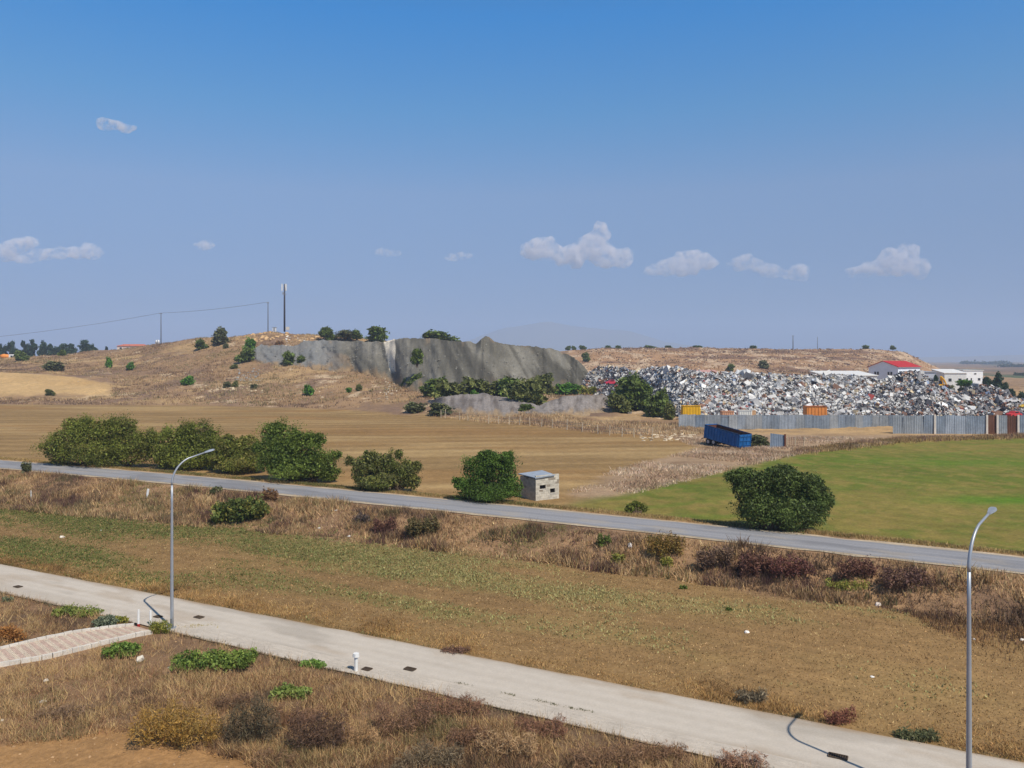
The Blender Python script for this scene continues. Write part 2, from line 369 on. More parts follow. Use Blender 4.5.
    h = mixc(h, mixc(np.broadcast_to(A_SAND, X.shape + (3,)), S(146, 120, 90), (n1 - .4) * 2), yard * (1 - sstep(300, 380, Y)))
    ms = sstep(400, 440, Y) * (u > .07) * (u < .56)
    band = fbm(X * .012, zf(X, Y, False) * .55 + X * .004, 45)
    me_ = mixc(np.broadcast_to(A_MESA, X.shape + (3,)), A_MESA2, sstep(.48, .66, band) * .9)
    me_ = mixc(me_, S(190, 165, 136), sstep(.55, .7, fbm(X * .1, Y * .06, 46)) * .8)
    h = mixc(h, me_, ms)
    pl = mixc(np.broadcast_to(A_PLAIN, X.shape + (3,)), S(122, 100, 78), sstep(.45, .6, fbm(X * .004, Y * .0035, 47)))
    pl = mixc(pl, S(84, 92, 58), sstep(.56, .62, fbm(X * .006 + 9, Y * .004, 48)))
    h = mixc(h, pl, sstep(640, 760, Y))
    h = mixc(h, pl, sstep(430, 470, Y) * sstep(.53, .56, u))
    return mixc(c, h, hk * (Y > 110))

# ------------------------------------------------------------------ ground sheet
rows = [-60, -30, -5, 8, 14]; d = 16.
while d < 62: rows.append(d); d += max(.11, d * d / 11200 * 1.35)
while d < 130: rows.append(d); d += .75
while d < 420: rows.append(d); d += .85
while d < 640: rows.append(d); d += 2.2
while d < 9400: rows.append(d); d *= 1.07
rows.append(9500)
rows = np.array(rows)
us = np.concatenate([[-1.4, -1.05, -.85, -.74], np.linspace(-.68, .68, 520), [.74, .85, 1.05, 1.4]])
UU, YY = np.meshgrid(us, rows); XX = UU * np.maximum(YY, 15.)
ZZ = zf(XX, YY); CC = albedo(XX, YY)
nr, nc = UU.shape; idx = np.arange(nr * nc).reshape(nr, nc)
Q = np.stack([idx[:-1, :-1], idx[:-1, 1:], idx[1:, 1:], idx[1:, :-1]], -1).reshape(-1, 4)
struct('ground', mesh_np('ground', np.stack([XX, YY, ZZ], -1).reshape(-1, 3), Q, CC.reshape(-1, 3), M_ground, True), 'dry farmland, fields, hill and plain reaching to the horizon')

# ------------------------------------------------------------------ roads
def ribbon(name, xs, ya, yb, z, m, thick=0.):
    """sheet between two edges Y=ya(x), Y=yb(x)"""
    xs = np.asarray(xs, float); A = np.stack([xs, ya(xs), np.full_like(xs, z)], -1); B = np.stack([xs, yb(xs), np.full_like(xs, z)], -1)
    n = len(xs); V = np.concatenate([A, B]); i = np.arange(n - 1)
    return mesh_np(name, V, np.stack([i, i + 1, n + i + 1, n + i], -1), None, m)
xs = np.linspace(-260, 110, 240)
jit = lambda x, a, sd: a * (fbm(x * .6, x * 0 + sd, 60) - .5)
sh = struct('road_shoulder', ribbon('road_shoulder', xs, lambda x: road_c(x) - 2.95 + jit(x, .9, 1), lambda x: road_c(x) + 2.95 + jit(x, .9, 7), 1.5, M_verge), 'pale dusty shoulder along both edges of the asphalt road')
def road_sheet(xs, ya, yb, z, na, m, fn):
    v = np.linspace(0, 1, na); A, B = ya(xs), yb(xs); X = np.repeat(xs[:, None], na, 1); Y = A[:, None] * (1 - v) + B[:, None] * v; VV = np.broadcast_to(v, X.shape)
    idx = np.arange(X.size).reshape(X.shape); Q_ = np.stack([idx[:-1, :-1], idx[1:, :-1], idx[1:, 1:], idx[:-1, 1:]], -1).reshape(-1, 4)
    return mesh_np('road', np.stack([X, Y, np.full_like(X, z)], -1).reshape(-1, 3), Q_, fn(X, Y, VV).reshape(-1, 3), m)
def worn(base, light, dirt, tracks, edge, sd):
    """tyre-polished bands, blotches and soil drifted over the edges of a road"""
    def fn(X, Y, v):
        al = X * 1.12; c = np.broadcast_to(base, X.shape + (3,)) * (.92 + .16 * fbm(al * .25, v * 3, sd, 4))[..., None]
        for t in tracks: c = mixc(c, light, .55 * np.exp(-((v - t) / .07) ** 2) * (.5 + fbm(al * .06, v * 0 + t, sd + 1)))
        c = mixc(c, base * .72, sstep(.60, .70, fbm(al * .16, v * 2.2, sd + 2)) * .5)
        e = np.minimum(v, 1 - v); c = mixc(c, dirt, sstep(edge, 0, e + .10 * (fbm(al * .5, v * 2, sd + 3) - .5)) * .85)
        return mixc(c, dirt, sstep(.58, .74, fbm(al * .3, v * 5, sd + 4)) * .3)
    return fn
M_asph = mat('asphalt_worn', attr=True, rough=.9, noises=((6., .10, 3),), bump=((18, .3, .01),))
M_conc = mat('concrete_worn', attr=True, rough=.9, noises=((2.2, .05, 4), (12, .06, 2)), bump=((20, .2, .01),))
me = road_sheet(np.linspace(-260, 110, 900), lambda x: road_c(x) - 2.45 + jit(x * 2, .3, 3), lambda x: road_c(x) + 2.5 + jit(x * 2, .3, 5), 1.51, 21, M_asph, worn(S(134, 133, 135), S(158, 156, 156), S(172, 156, 132), (.2, .36, .64, .8), .05, 210))
struct('asphalt_road', me, 'grey asphalt country road crossing behind the brown field')
me = road_sheet(np.linspace(-70, 45, 800), lambda x: lane_near(x) + jit(x, .22, 9), lambda x: lane_far(x) + jit(x, .18, 2), 0.0, 25, M_conc, worn(S(182, 170, 154), S(199, 188, 173), S(154, 130, 102), (.38, .52, .70, .84), .05, 220))
struct('concrete_road', me, 'pale concrete lane running across the foreground')

# ------------------------------------------------------------------ vegetation builders
def blades(P, nb, h, lean, wid, col, cj=.15, spread=.12, bend=0.):
    """grass and weed blades: one tapered triangle each"""
    n = len(P)
    if n == 0: return np.zeros((0, 3)), np.zeros((0, 3)), np.zeros((0, 3), int)
    h = np.broadcast_to(h, (n,)); col = np.broadcast_to(col, (n, 3)); wid = np.broadcast_to(wid, (n,)); spread = np.broadcast_to(spread, (n,))
    B = np.repeat(P, nb, 0); H = np.repeat(h, nb) * rng.uniform(.45, 1.15, n * nb); W = np.repeat(wid, nb) * rng.uniform(.6, 1.3, n * nb)
    sp = np.repeat(spread, nb)
    B = B + np.stack([rng.normal(0, 1, n * nb) * sp, rng.normal(0, 1, n * nb) * sp, np.full(n * nb, -.03)], -1)
    a = rng.uniform(0, 2 * PI, n * nb); l = rng.uniform(0, 1, n * nb) * lean * H
    T = B + np.stack([np.cos(a) * l, np.sin(a) * l, H], -1)
    b = rng.uniform(0, 2 * PI, n * nb); D = np.stack([np.cos(b), np.sin(b), np.zeros_like(b)], -1) * (W / 2)[:, None]
    V = np.stack([B - D, B + D, T], 1).reshape(-1, 3)
    C = np.repeat(col, nb, 0) * (1 + rng.normal(0, cj, (n * nb, 1))) * (1 + rng.normal(0, .04, (n * nb, 3)))
    return V, np.repeat(np.clip(C, .01, .9), 3, 0), np.arange(len(V)).reshape(-1, 3)

def join(parts):
    V, C, Fs, o = [], [], [], 0
    for v, c, f in parts:
        V.append(v); C.append(c); Fs.append(f + o); o += len(v)
    return np.concatenate(V), np.concatenate(C), np.concatenate(Fs)

def leaves(C0, size, asp, col, updir=None, cj=.18):
    """one rhombus leaf at each centre"""
    n = len(C0); size = np.broadcast_to(size, (n,)) * rng.uniform(.6, 1.4, n)
    a = rng.normal(0, 1, (n, 3))
    if updir is not None: a = a + updir
    a /= np.linalg.norm(a, axis=1)[:, None]; b = np.cross(a, rng.normal(0, 1, (n, 3))); b /= np.linalg.norm(b, axis=1)[:, None] + 1e-6
    L = a * (size / 2)[:, None]; W = b * (size * asp / 2)[:, None]
    V = np.stack([C0 - L, C0 + W - L * .1, C0 + L, C0 - W - L * .1], 1).reshape(-1, 3)
    col = np.broadcast_to(col, (n, 3)) * (1 + rng.normal(0, cj, (n, 1)))
    return V, np.repeat(np.clip(col, .008, .9), 4, 0), np.arange(4 * n).reshape(-1, 4)

def crown(lobes, n, size, asp, cols, clumps=20, up=.3, zmin=.05, cl_r=.34, droop=0.):
    """foliage clumps spread over a set of ellipsoid lobes (x, y, z, rx, ry, rz)"""
    area = np.array([l[3] * l[4] + l[4] * l[5] + l[3] * l[5] for l in lobes]); parts = []; cols = np.asarray(cols)
    for l, a in zip(lobes, area / area.sum()):
        m = max(4, int(clumps * (.6 + .8 * rng.random()))); ctr = np.array(l[:3]); R = np.array(l[3:])
        dirs = rng.normal(0, 1, (m, 3)); dirs /= np.linalg.norm(dirs, axis=1)[:, None];
        K = ctr + dirs * R * rng.uniform(.45, .98, (m, 1))
        kc = cols[rng.integers(0, len(cols), m)] * rng.uniform(.75, 1.3, (m, 1))
        kr = rng.uniform(.6, 1.25, m)
        N = int(n * a); ki = rng.integers(0, m, N); off = rng.normal(0, .5, (N, 3)); off /= np.maximum(1, np.linalg.norm(off, axis=1) / 1.15)[:, None]
        Pn = K[ki] + off * R * cl_r * kr[ki][:, None]; Pn[:, 2] -= droop * np.abs(off[:, 2]) * R[2] * cl_r
        ok = Pn[:, 2] > zmin; out = (Pn - ctr) / R
        ni = int(N * .34); oi = rng.normal(0, .42, (ni, 3)); oi /= np.maximum(1, np.linalg.norm(oi, axis=1) / .8)[:, None]; Pi = ctr + oi * R; Pi = Pi[Pi[:, 2] > zmin]
        parts.append(leaves(Pi, size * 1.5, min(.9, asp * 1.5), cols[rng.integers(0, len(cols), len(Pi))], None, .15))
        parts.append(leaves(Pn[ok], size, asp, kc[ki][ok], out[ok] * .6 + np.array([0, 0, up - droop])))
    return join(parts)

def stems(base_pts, lobes, r0, col=None):
    m = MB()
    for l in lobes:
        b = base_pts[rng.integers(0, len(base_pts))]; t = np.array(l[:3]); p = [np.array(b) - (0, 0, .15), np.array(b) * .6 + t * .4 * (1, 1, .8) + rng.normal(0, .06 * l[3], 3), t + (0, 0, .2 * l[5])]
        m.tube(p, [r0, r0 * .7, r0 * .25], 6)
    return m

G_DARK = [S(80, 92, 40), S(94, 108, 46), S(106, 122, 54)]; G_OLIVE = [S(104, 108, 56), S(120, 122, 66), S(92, 96, 50)]
G_BRIGHT = [S(80, 122, 36), S(96, 136, 44), S(70, 104, 34)]; G_DULL = [S(96, 100, 62), S(110, 110, 72), S(84, 88, 56)]
G_BROWN = [S(128, 96, 66), S(108, 78, 58), S(146, 112, 74)]; G_MAROON = [S(112, 76, 64), S(96, 66, 58), S(126, 92, 74)]
G_CONIF = [S(54, 74, 50), S(62, 84, 56), S(48, 66, 46)]; G_YEL = [S(170, 128, 38), S(150, 116, 44), S(186, 146, 56)]; G_YG = [S(140, 138, 58), S(158, 150, 70), S(112, 118, 48)]
G_GREY = [S(96, 96, 76), S(112, 108, 88), S(84, 82, 66)]

def tree_obj(name, label, cat, loc, lobes, n, size, asp, cols, r0=.12, group=None, **kw):
    t = thing(name, label, cat, loc, 0, group)
    V, C, Fq = crown(lobes, n, size, asp, cols, **kw)
    obj('crown', mesh_np('crown', V, Fq, C, M_leaf), t)
    bp = [(l[0] * .55, l[1] * .5, 0) for l in lobes]
    obj('trunk', stems(bp, lobes, r0).mesh('trunk', M_bark, True), t)
    return t

# ------------------------------------------------------------------ roadside trees and bushes
def lobes_px(base, d, spec):
    """spec: (px, py_centre, half width px, half height px, depth offset) around a base point"""
    k = d / F; out = []
    for px, py, hw, hh, dy in spec:
        k = (d + dy + 1.3) / F; out.append(((px - 512) * k - base[0], dy + 1.3, CAM_H - (py - 360) * k - base[2], hw * k, hw * k * .8, hh * k))
    return out
def roadside(name, label, bx, by, spec, n, size, cols, **kw):
    b = gp(bx, by); spec = list(spec) + [(px + hw * rng.uniform(-.95, .95), py - hh * rng.uniform(.2, .72), hw * .34, hh * .32, dy + .2) for px, py, hw, hh, dy in spec for _ in range(2)]; return tree_obj(name, label, 'tree', tuple(b), lobes_px(b, b[1], spec), int(n * 3.2), size * .5, .36, [c * (1.32, 1.1, .92) for c in cols], group='green trees along the asphalt road', clumps=30, cl_r=.33, zmin=-.05, **kw)
roadside('roadside_tree', 'broad dark green tree at the left end of the roadside row', 98, 466,
         [(70,446,28,20,-.5),(98,438,30,22,.5),(118,433,22,20,.8),(84,430,20,14,0),(132,450,24,18,-.6),(100,453,34,14,-1.2),(60,452,18,13,0),(150,444,16,17,.3)], 11000, .42, G_DARK + G_OLIVE[:1])
roadside('roadside_tree', 'rounded green tree second in the roadside row, left of the lamp post', 188, 470,
         [(180,446,22,22,0),(200,440,24,20,.5),(168,456,18,15,-.7),(212,452,20,18,-.4),(190,458,30,12,-1.2),(186,434,14,12,.4)], 8500, .40, G_DARK)
roadside('roadside_tree', 'low dark tree wedged between two taller trees in the roadside row', 238, 474,
         [(230,456,20,18,.2),(248,452,18,20,.5),(240,464,26,10,-.9),(228,444,14,12,.6),(256,462,12,12,-.4)], 6000, .40, G_OLIVE + G_DARK)
roadside('roadside_tree', 'tall lighter green tree ending the roadside row with a slope towards the open field', 294, 482,
         [(282,442,24,22,.4),(300,452,26,24,0),(276,460,22,18,-.6),(320,466,20,16,-.2),(296,468,34,13,-1.2),(272,434,12,12,.6),(330,474,11,9,0)], 10500, .38, [S(82,104,44), S(96,118,52), S(66,88,38)])
roadside('roadside_bush', 'greyish olive bush alone between the long row and the hut bush', 385, 491,
         [(364,470,16,18,0),(384,468,16,19,.4),(404,473,17,17,.1),(378,482,24,9,-.8),(412,482,10,9,-.2),(372,458,9,8,.2)], 6500, .34, [S(92,100,62), S(84,100,48), S(112,120,62), S(74,84,50)])
roadside('roadside_bush', 'dense bright green bush beside the cement block hut', 489, 502,
         [(478,472,18,20,.2),(500,472,20,22,.3),(470,488,16,13,-.4),(510,486,15,15,-.1),(490,492,30,10,-.8),(488,460,15,11,.2),(505,460,12,10,.4)], 8500, .30, [S(66,94,38), S(80,112,46), S(56,80,34)])
roadside('roadside_bush', 'wide willow-like dark bush standing in front of the green field', 781, 531,
         [(752,488,24,22,.2),(780,482,28,20,.4),(806,492,22,24,.2),(760,508,26,18,-.5),(790,512,32,18,-.8),(815,508,18,20,-.2),(742,478,14,13,.2),(828,500,8,12,0)], 11500, .30, [S(66,86,46), S(76,98,50), S(88,110,58), S(58,74,40)], droop=.5)
roadside('roadside_bush', 'small low green bush at the road edge between hut and wide bush', 636, 515, [(632,509,8,6,0),(641,509,7,6,.2),(636,505,5,5,0)], 1500, .22, G_DARK)

# ------------------------------------------------------------------ shrubs on the hill, heaps and mesa (two shared meshes per foliage colour)
_sh = {}
def shrub_mesh(kind):
    if kind not in _sh:
        cols = dict(dark=G_DARK, olive=G_OLIVE, bright=G_BRIGHT, dull=G_DULL, brown=G_BROWN, conif=G_CONIF, maroon=G_MAROON, grey=G_GREY, yg=G_YG)[kind]
        lst = []
        for v in range(3):
            lobes = [(rng.uniform(-.22, .22), rng.uniform(-.2, .2), rng.uniform(.34, .66), rng.uniform(.24, .34), rng.uniform(.24, .34), rng.uniform(.24, .32)) for _ in range(5)] + [(0, 0, .3, .46, .46, .3), (-.2, .1, .22, .3, .3, .22), (.22, 0, .2, .3, .3, .2)]
            V, C, Q_ = crown(lobes, 1700, .11, .5, cols, clumps=12, cl_r=.42, zmin=-.02)
            lst.append((mesh_np('crown', V, Q_, C, M_leaf), stems([(0, 0, 0)], lobes, .035).mesh('trunk', M_bark)))
        _sh[kind] = lst
    return random.choice(_sh[kind])
def shrub(px, py, wpx, hpx, kind, label, group=None, name='shrub', cat='shrub', dd=None, sink=0.04):
    b = gp(px, py) if dd is None else np.array([(px - 512) / F * dd, dd, zpy(dd, py)])
    k = b[1] / F; cm, tm = shrub_mesh(kind)
    t = thing(name, label, cat, (b[0], b[1], b[2] - sink * hpx * k), random.uniform(0, 6.28), group, (wpx * k * 1.06, wpx * k * 1.0, hpx * k * 1.08))
    obj('crown', cm, t); obj('trunk', tm, t); return t
GH = 'shrubs scattered over the dry hill'
for a in [
 (22,361,14,12,'dark','dark green shrub in front of the white truck cab'), (62,356,8,7,'dark','tiny green shrub on the crest right of the far tree row'),
 (54,372,22,11,'dull','wide dull grey-green shrub at the top edge of the pale field'), (109,368,8,14,'bright','slim yellow-green shrub left of the power pole on the hill'),
 (130,369,9,10,'bright','round bright shrub on the slope below the low red-roofed house'), (50,397,9,7,'olive','small faded shrub at the foot of the pale field'),
 (172.5,338,9,8,'dark','small dark shrub on the skyline just right of the power pole'), (199,334.5,9,6,'dull','small flat shrub on the skyline left of the orange rubble'),
 (221,344,18,17,'dull','tall dull brownish shrub at the left end of the orange rubble'), (202,349,14,10,'dark','low dark oval shrub below the skyline left of the rubble'),
 (226,348,6,6,'dull','tiny shrub at the foot of the tall dull shrub'), (249,351,12,16,'bright','upright green shrub just above its darker neighbour on the slope'),
 (245,362,20,15,'dark','broad dark shrub below the upright green one'), (187,385,14,12,'bright','bright green round shrub above the chalk bank'),
 (234,369,8,5,'olive','small olive shrub on the mid slope'), (227,388,9,7,'dull','faded shrub on the left end of the chalk bank'), (235,388,6,7,'olive','small yellowish shrub on the chalk bank beside the faded one'),
 (289,366,16,14,'dark','green shrub at the foot of the grey gravel, the larger of a pair'), (302.5,366,12,10,'dark','green shrub at the foot of the grey gravel, the smaller of a pair'),
 (280,350,10,12,'brown','rust brown dead shrub on the grey gravel'), (309,395,13,13,'bright','bright round shrub just above the stubble field below the gravel'),
 (349,394,6,6,'bright','tiny bright shrub right of the round one above the stubble field'), (359,391,7,8,'olive','tiny olive shrub at the foot of the slope below the chalk streak'),
 (254,388,7,5,'dull','little grey shrub at the right end of the chalk bank'),
 (405,387,10,10,'dark','small green shrub at the foot of the spoil heap left of a bigger one'), (415,389,16,17,'dark','green shrub at the foot of the spoil heap below the slope bush'),
 (434,397,30,20,'dark','spreading green shrub at the foot of the spoil heap'), (415,412,23,12,'dull','dull low shrub at the field edge left of the stakes'),
 (440,415,30,13,'dull','long dull shrub behind the first fence stakes'), (475,402,9,13,'bright','small bright shrub on the low grey mound'),
 (527,406,40,30,'olive','yellowish olive bush between the two grey mounds'), (510,399,34,25,'dark','dark green bush touching the yellowish one at the spoil foot'),
 (540,394,32,23,'olive','olive bush right of the yellowish one at the spoil foot'), (526,412,16,9,'dark','low green bush at the gap between the two grey mounds'),
 (452,402,38,22,'olive','grey-olive bush on the left part of the spoil foot'), (478,399,38,22,'olive','olive bush in the middle of the row at the spoil foot'), (497,397,28,18,'olive','low olive bush filling the row at the spoil foot'),
 (566,395,24,14,'bright','light green low shrub at the right end of the spoil foot'), (581,395,16,10,'yg','yellow-green reed-like shrub beside the mixed scrap'), (594,395,12,9,'yg','pale reed-like shrub below the mixed scrap'),
 (626,411,38,37,'dark','large green bush covering the left end of the scrap heap'), (644,412,26,28,'dark','dark green bush in the middle of the clump before the scrap'), (619,413,24,20,'olive','olive bush at the foot of the clump before the scrap'),
 (657,416,24,28,'dark','dark bush near the left end of the zinc fence'), (669,418.5,13,20,'olive','olive bush touching the left end of the zinc fence'), (634,409,20,34,'dark','upper green bush of the clump amid the scrap'),
 (759,446,24,12,'dull','dull olive shrub right behind the blue trailer'), (586,361,10,9,'dark','dark shrub at the top right end of the spoil heap'),
 (764,369,12,9,'dull','faded shrub on the rocky slope of the mesa'), (730,371,9,8,'dark','small dark shrub on the mesa slope behind the pink shed'),
]:
    shrub(*a[:5], a[5], GH)
for a in [(324,337,12,11,'dark','dark shrub on the skyline right of the orange rubble'), (331,341,12,13,'dark','green shrub hanging over the gravel edge below the skyline'),
 (345,338,22,9,'dull','long flat shrub on the skyline above the gravel'), (357,339,12,10,'dark','small dark shrub on the skyline left of the round tree'),
 (378,342,24,17,'dark','large round dark shrub standing on the skyline above the chalk streak'), (440,343,39,13,'dark','wide flat-topped dark shrub on the skyline of the spoil heap')]:
    shrub(*a[:5], a[5], 'shrubs along the skyline of the gravel', dd=338)
for px, wd, lb in [(568,6,'tiny dark shrub on the mesa rim, nearest the spoil heap'),(574,5,'second tiny dark shrub on the mesa rim from the spoil heap'),(583,8,'dark shrub on the mesa rim, third from the spoil heap'),(608,8,'dark shrub on the mesa rim above the mixed scrap'),
 (618,8,'wider dark shrub on the mesa rim above the bush clump'),(651,14,'long low shrub on the mesa rim above the scrap'),(668,8,'small shrub on the mesa rim left of the pink shed'),(698,12,'long low shrub on the mesa rim above the pink shed'),(753,8,'dark shrub on the mesa rim left of the far pole'),(866,9,'dark shrub on the mesa rim above the red-roofed warehouse'),(893,6,'last tiny shrub on the right end of the mesa rim')]:
    shrub(px, 349.5 if px > 580 else 350, wd, 4.5, 'dark', lb, 'shrubs on the mesa rim', dd=600)
# far conifers left and trees by the white buildings
for i, (px, top, wd, lb) in enumerate([(1,344,9,'dark tree at the left frame edge behind the truck'),(13,341.5,11,'dark tree behind the white truck cab'),(25,341,7,'slender dark tree right of the truck'),(33,339.5,7,'tallest slender tree in the far left row'),(42,341.5,9,'loose tree in the middle of the far left row'),
   (53,345,10,'low tree left of the widest far tree'),(62,344,14,'broad low tree of the far left row'),(72,344,12,'low dark tree beside the widest far tree'),(84,340.5,15,'widest rounded tree of the far left row'),(94,345,7,'small tree at the right end of the far left row'),(106,347,4,'tiny lone tree right of the far left row')]):
    dd = 560.; k = dd / F; z0 = float(zf((px - 512) / F * dd, dd)); hh = zpy(dd, top) - z0
    t = thing('far_tree', lb, 'tree', ((px - 512) / F * dd, dd, z0), 0, 'dark trees beyond the hill')
    wv = wd * k / 1.7; lob = [(rng.uniform(-.5, .5) * wv, 0, hh * q, wv * r, wv * r, hh * .17) for q, r in ((.35, .9), (.55, 1.), (.72, .8), (.88, .5))]
    V, C, Q_ = crown(lob, 2600, .8, .5, G_CONIF, clumps=14, cl_r=.42); obj('crown', mesh_np('crown', V, Q_, C, M_leaf), t)
    m = MB(); m.tube([(0, 0, -.5), (0, 0, hh * .5), (0, 0, hh * .9)], [.3, .22, .06], 6); obj('trunk', m.mesh('trunk', M_bark, True), t)
for px, top, bot, wd, kd, lb in [(935.5,373,385,6,'conif','slim dark tree left of the yellow digger'),(988,372,392,11,'conif','tall dark tree at the right end of the white buildings'),(997,371,394,12,'conif','tallest dark tree right of the white buildings'),(1004,378,396,9,'conif','shorter dark tree beside the tallest one'),
   (1011,385,400,11,'conif','rounded dark tree left of the right frame edge'),(1021,391,402,10,'conif','low dark tree at the right frame edge'),(950,384,397,12,'dull','dull shrub-like tree below the left white building'),(962,386,398,12,'dull','faded tree between the two scrap heaps'),(973,381,396,12,'olive','olive tree below the right white building'),(966,378.5,386,16,'bright','light green canopy in front of the white building')]:
    dd = 268.; k = dd / F; shrub(px, bot, wd, bot - top, kd, lb, 'trees around the white buildings', 'yard_tree', 'tree', dd=dd)

# ------------------------------------------------------------------ grey spoil heaps
def loft(prof, step=1.0, nt=26, seed=0, rough=1., back=.9):
    """heap between a toe line and a ridge line: prof rows (px, py ridge, py toe, d toe, d ridge)"""
    prof = np.array(prof, float); a = np.arange(prof[0, 0], prof[-1, 0] + .01, step); g = [np.interp(a, prof[:, 0], prof[:, i]) for i in range(5)]
    g[1] = g[1] + rough * (2.6 * (fbm(a * .12, a * 0 + 3 + seed, seed + 41, 4) - .5) + 1.2 * (fbm(a * .5, a * 0 + seed, seed + 42, 2) - .5))
    g[2] = g[2] + rough * 3.2 * (fbm(a * .13, a * 0 + seed, seed + 40, 3) - .5)
    gd = np.array([gp(x_, y_)[1] for x_, y_ in zip(a, g[2])]); gd = np.convolve(np.pad(gd, 4, 'edge'), np.ones(9) / 9, 'valid')
    g[4] = np.maximum(g[4], gd + (g[4] - g[3]) * .6); g[3] = gd
    u = (a - 512) / F; toe = np.stack([u * g[3], g[3], CAM_H - g[3] * (g[2] - 360) / F], -1); rid = np.stack([u * g[4], g[4], CAM_H - g[4] * (g[1] - 360) / F], -1)
    ts = np.concatenate([np.linspace(-.18, 1, nt), 1 + np.linspace(.06, back, 9)])
    T = ts[None, :, None]; Pf = toe[:, None] * (1 - T) + rid[:, None] * T
    bk = rid[:, None] + (T - 1) * np.stack([rid[:, 0] - toe[:, 0], rid[:, 1] - toe[:, 1], -(rid[:, 2] - toe[:, 2])], -1)[:, None]
    V = np.where(T <= 1, Pf, bk)
    tt = np.broadcast_to(ts[None], V.shape[:2]); aa = np.broadcast_to(a[:, None], V.shape[:2])
    env = np.clip(1.15 - np.abs(tt - .45) * 1.0, .15, 1)
    sl_c = aa - 24 * (1 - tt); gul = .8 * (fbm(sl_c * .07, tt * .7 + seed, seed + 50, 3) - .5) + .3 * (fbm(aa * .06 + tt, tt * 3.0, seed + 51, 4) - .5); fine = fbm(V[..., 0] * .5, V[..., 1] * .5 + V[..., 2] * .5, seed + 55, 4) - .5
    V[..., 1] -= rough * ((6.0 if rough > .9 else 1.5) * gul + .8 * fine) * env; V[..., 2] += rough * .5 * fine * env
    n, m = V.shape[:2]; idx = np.arange(n * m).reshape(n, m)
    return V, np.stack([idx[:-1, :-1], idx[1:, :-1], idx[1:, 1:], idx[:-1, 1:]], -1).reshape(-1, 4), aa, tt, gul

slag = [(244,356.5,357.5,300,302),(250,351,360,300,306),(260,344,364,296,318),(275,345,367,292,316),(292,346,368,288,312),(305,341,369,284,312),(330,340,370,276,306),(352,341,372,266,300),(386,342,379,252,288),(400,337.5,386,242,280),
        (415,338.5,392,232,276),(430,338,395,226,272),(450,340.5,396,222,262),(470,341.5,396,219,258),(476,343.5,394,218,255),(486,336,393,217,250),(489,337,393,217,250),(494,341,392,216,251),(500,343.5,391,215,250),(512,345.5,391,213,248),(530,346.5,391,211,245),(552,349,391,209,241),(567,353.5,391,207,235),(575,357.5,391,206,229),(582,363.5,391.5,206,222),(588,371.5,392,205,215),(594,382,393,204,209),(599,391.5,393.5,204,205)]
V, Q_, aa, tt, gul = loft(slag, .75, 30, 3, 1.0)
g0 = mixc(np.broadcast_to(S(100, 96, 86), V.shape), S(128, 123, 112), (fbm((aa - 22 * (1 - tt)) * .06, tt * 2.4, 71, 5) - .42) * 3.0)
g0 = g0 * (.86 + .28 * fbm(V[..., 0] * .7, V[..., 1] * .7, 76, 3))[..., None]
g0 = mixc(g0, S(70, 67, 60), sstep(.48, .62, fbm((aa - 26 * (1 - tt)) * .10, tt * .7, 72)) * .7 * sstep(400, 440, aa))
g0 = mixc(g0, S(128, 106, 80), sstep(.54, .68, fbm(aa * .07, tt * 2.5, 78)) * .6 * (1 - sstep(340, 400, aa)))
g0 = mixc(g0, S(124, 124, 122), (1 - sstep(320, 350, aa)) * .8)
toe_m = sstep(.22, .0, tt + .5 * (fbm(aa * .2, tt * 4, 79) - .5)) * (1 - .5 * sstep(420, 460, aa)); g0 = mixc(g0, S(146, 122, 92), toe_m * .9)
chalk = sstep(.38, .55, np.exp(-((aa - 389.5 - 3.0 * (1 - tt)) / (6.2 - 3.8 * (1 - tt))) ** 2) + .5 * (fbm(aa * .35, tt * 5, 73) - .5)) * sstep(.18, .32, tt)
g0 = mixc(g0, S(226, 212, 188), chalk)
g0 = mixc(g0, S(150, 126, 96), sstep(.62, .72, fbm(aa * .1, tt * 3, 74)) * .5 * sstep(.8, 1, tt))
struct('spoil_heap', mesh_np('spoil_heap', V.reshape(-1, 3), Q_, g0.reshape(-1, 3), M_slag, True), 'long grey gravel spoil heap with a pale chalk streak on the hill')
for prof, sd, lb in [([(428,402,404,186,190),(440,397,409,183,192),(462,394.5,413,181,194),(482,393.5,415,178,194),(500,396.5,415,175,190),(522,401,415,172,184),(548,408,415,170,177),(556,413,415,170,173)], 11, 'low grey gravel mound left of the yellowish bush'),
                     ([(528,411,414,168,174),(545,403,414,166,178),(562,396.5,414,165,182),(580,395,414,163,182),(604,395,413,161,180),(614,399,413,160,174),(624,408,413,159,166),(632,412.5,413,158,160)], 12, 'low grey gravel mound right of the yellowish bush')]:
    V, Q_, aa, tt, gul = loft(prof, .8, 16, sd, .8)
    g0 = mixc(np.broadcast_to(S(136, 128, 122), V.shape), S(104, 96, 90), (fbm(aa * .25, tt * 3, sd + 3) - .4) * 3)
    g0 = mixc(g0, S(150, 128, 100), sstep(.3, .02, tt + .6 * (fbm(aa * .25, tt * 4, sd + 6) - .5)))
    struct('gravel_mound', mesh_np('gravel_mound', V.reshape(-1, 3), Q_, g0.reshape(-1, 3), M_slag, True), lb)

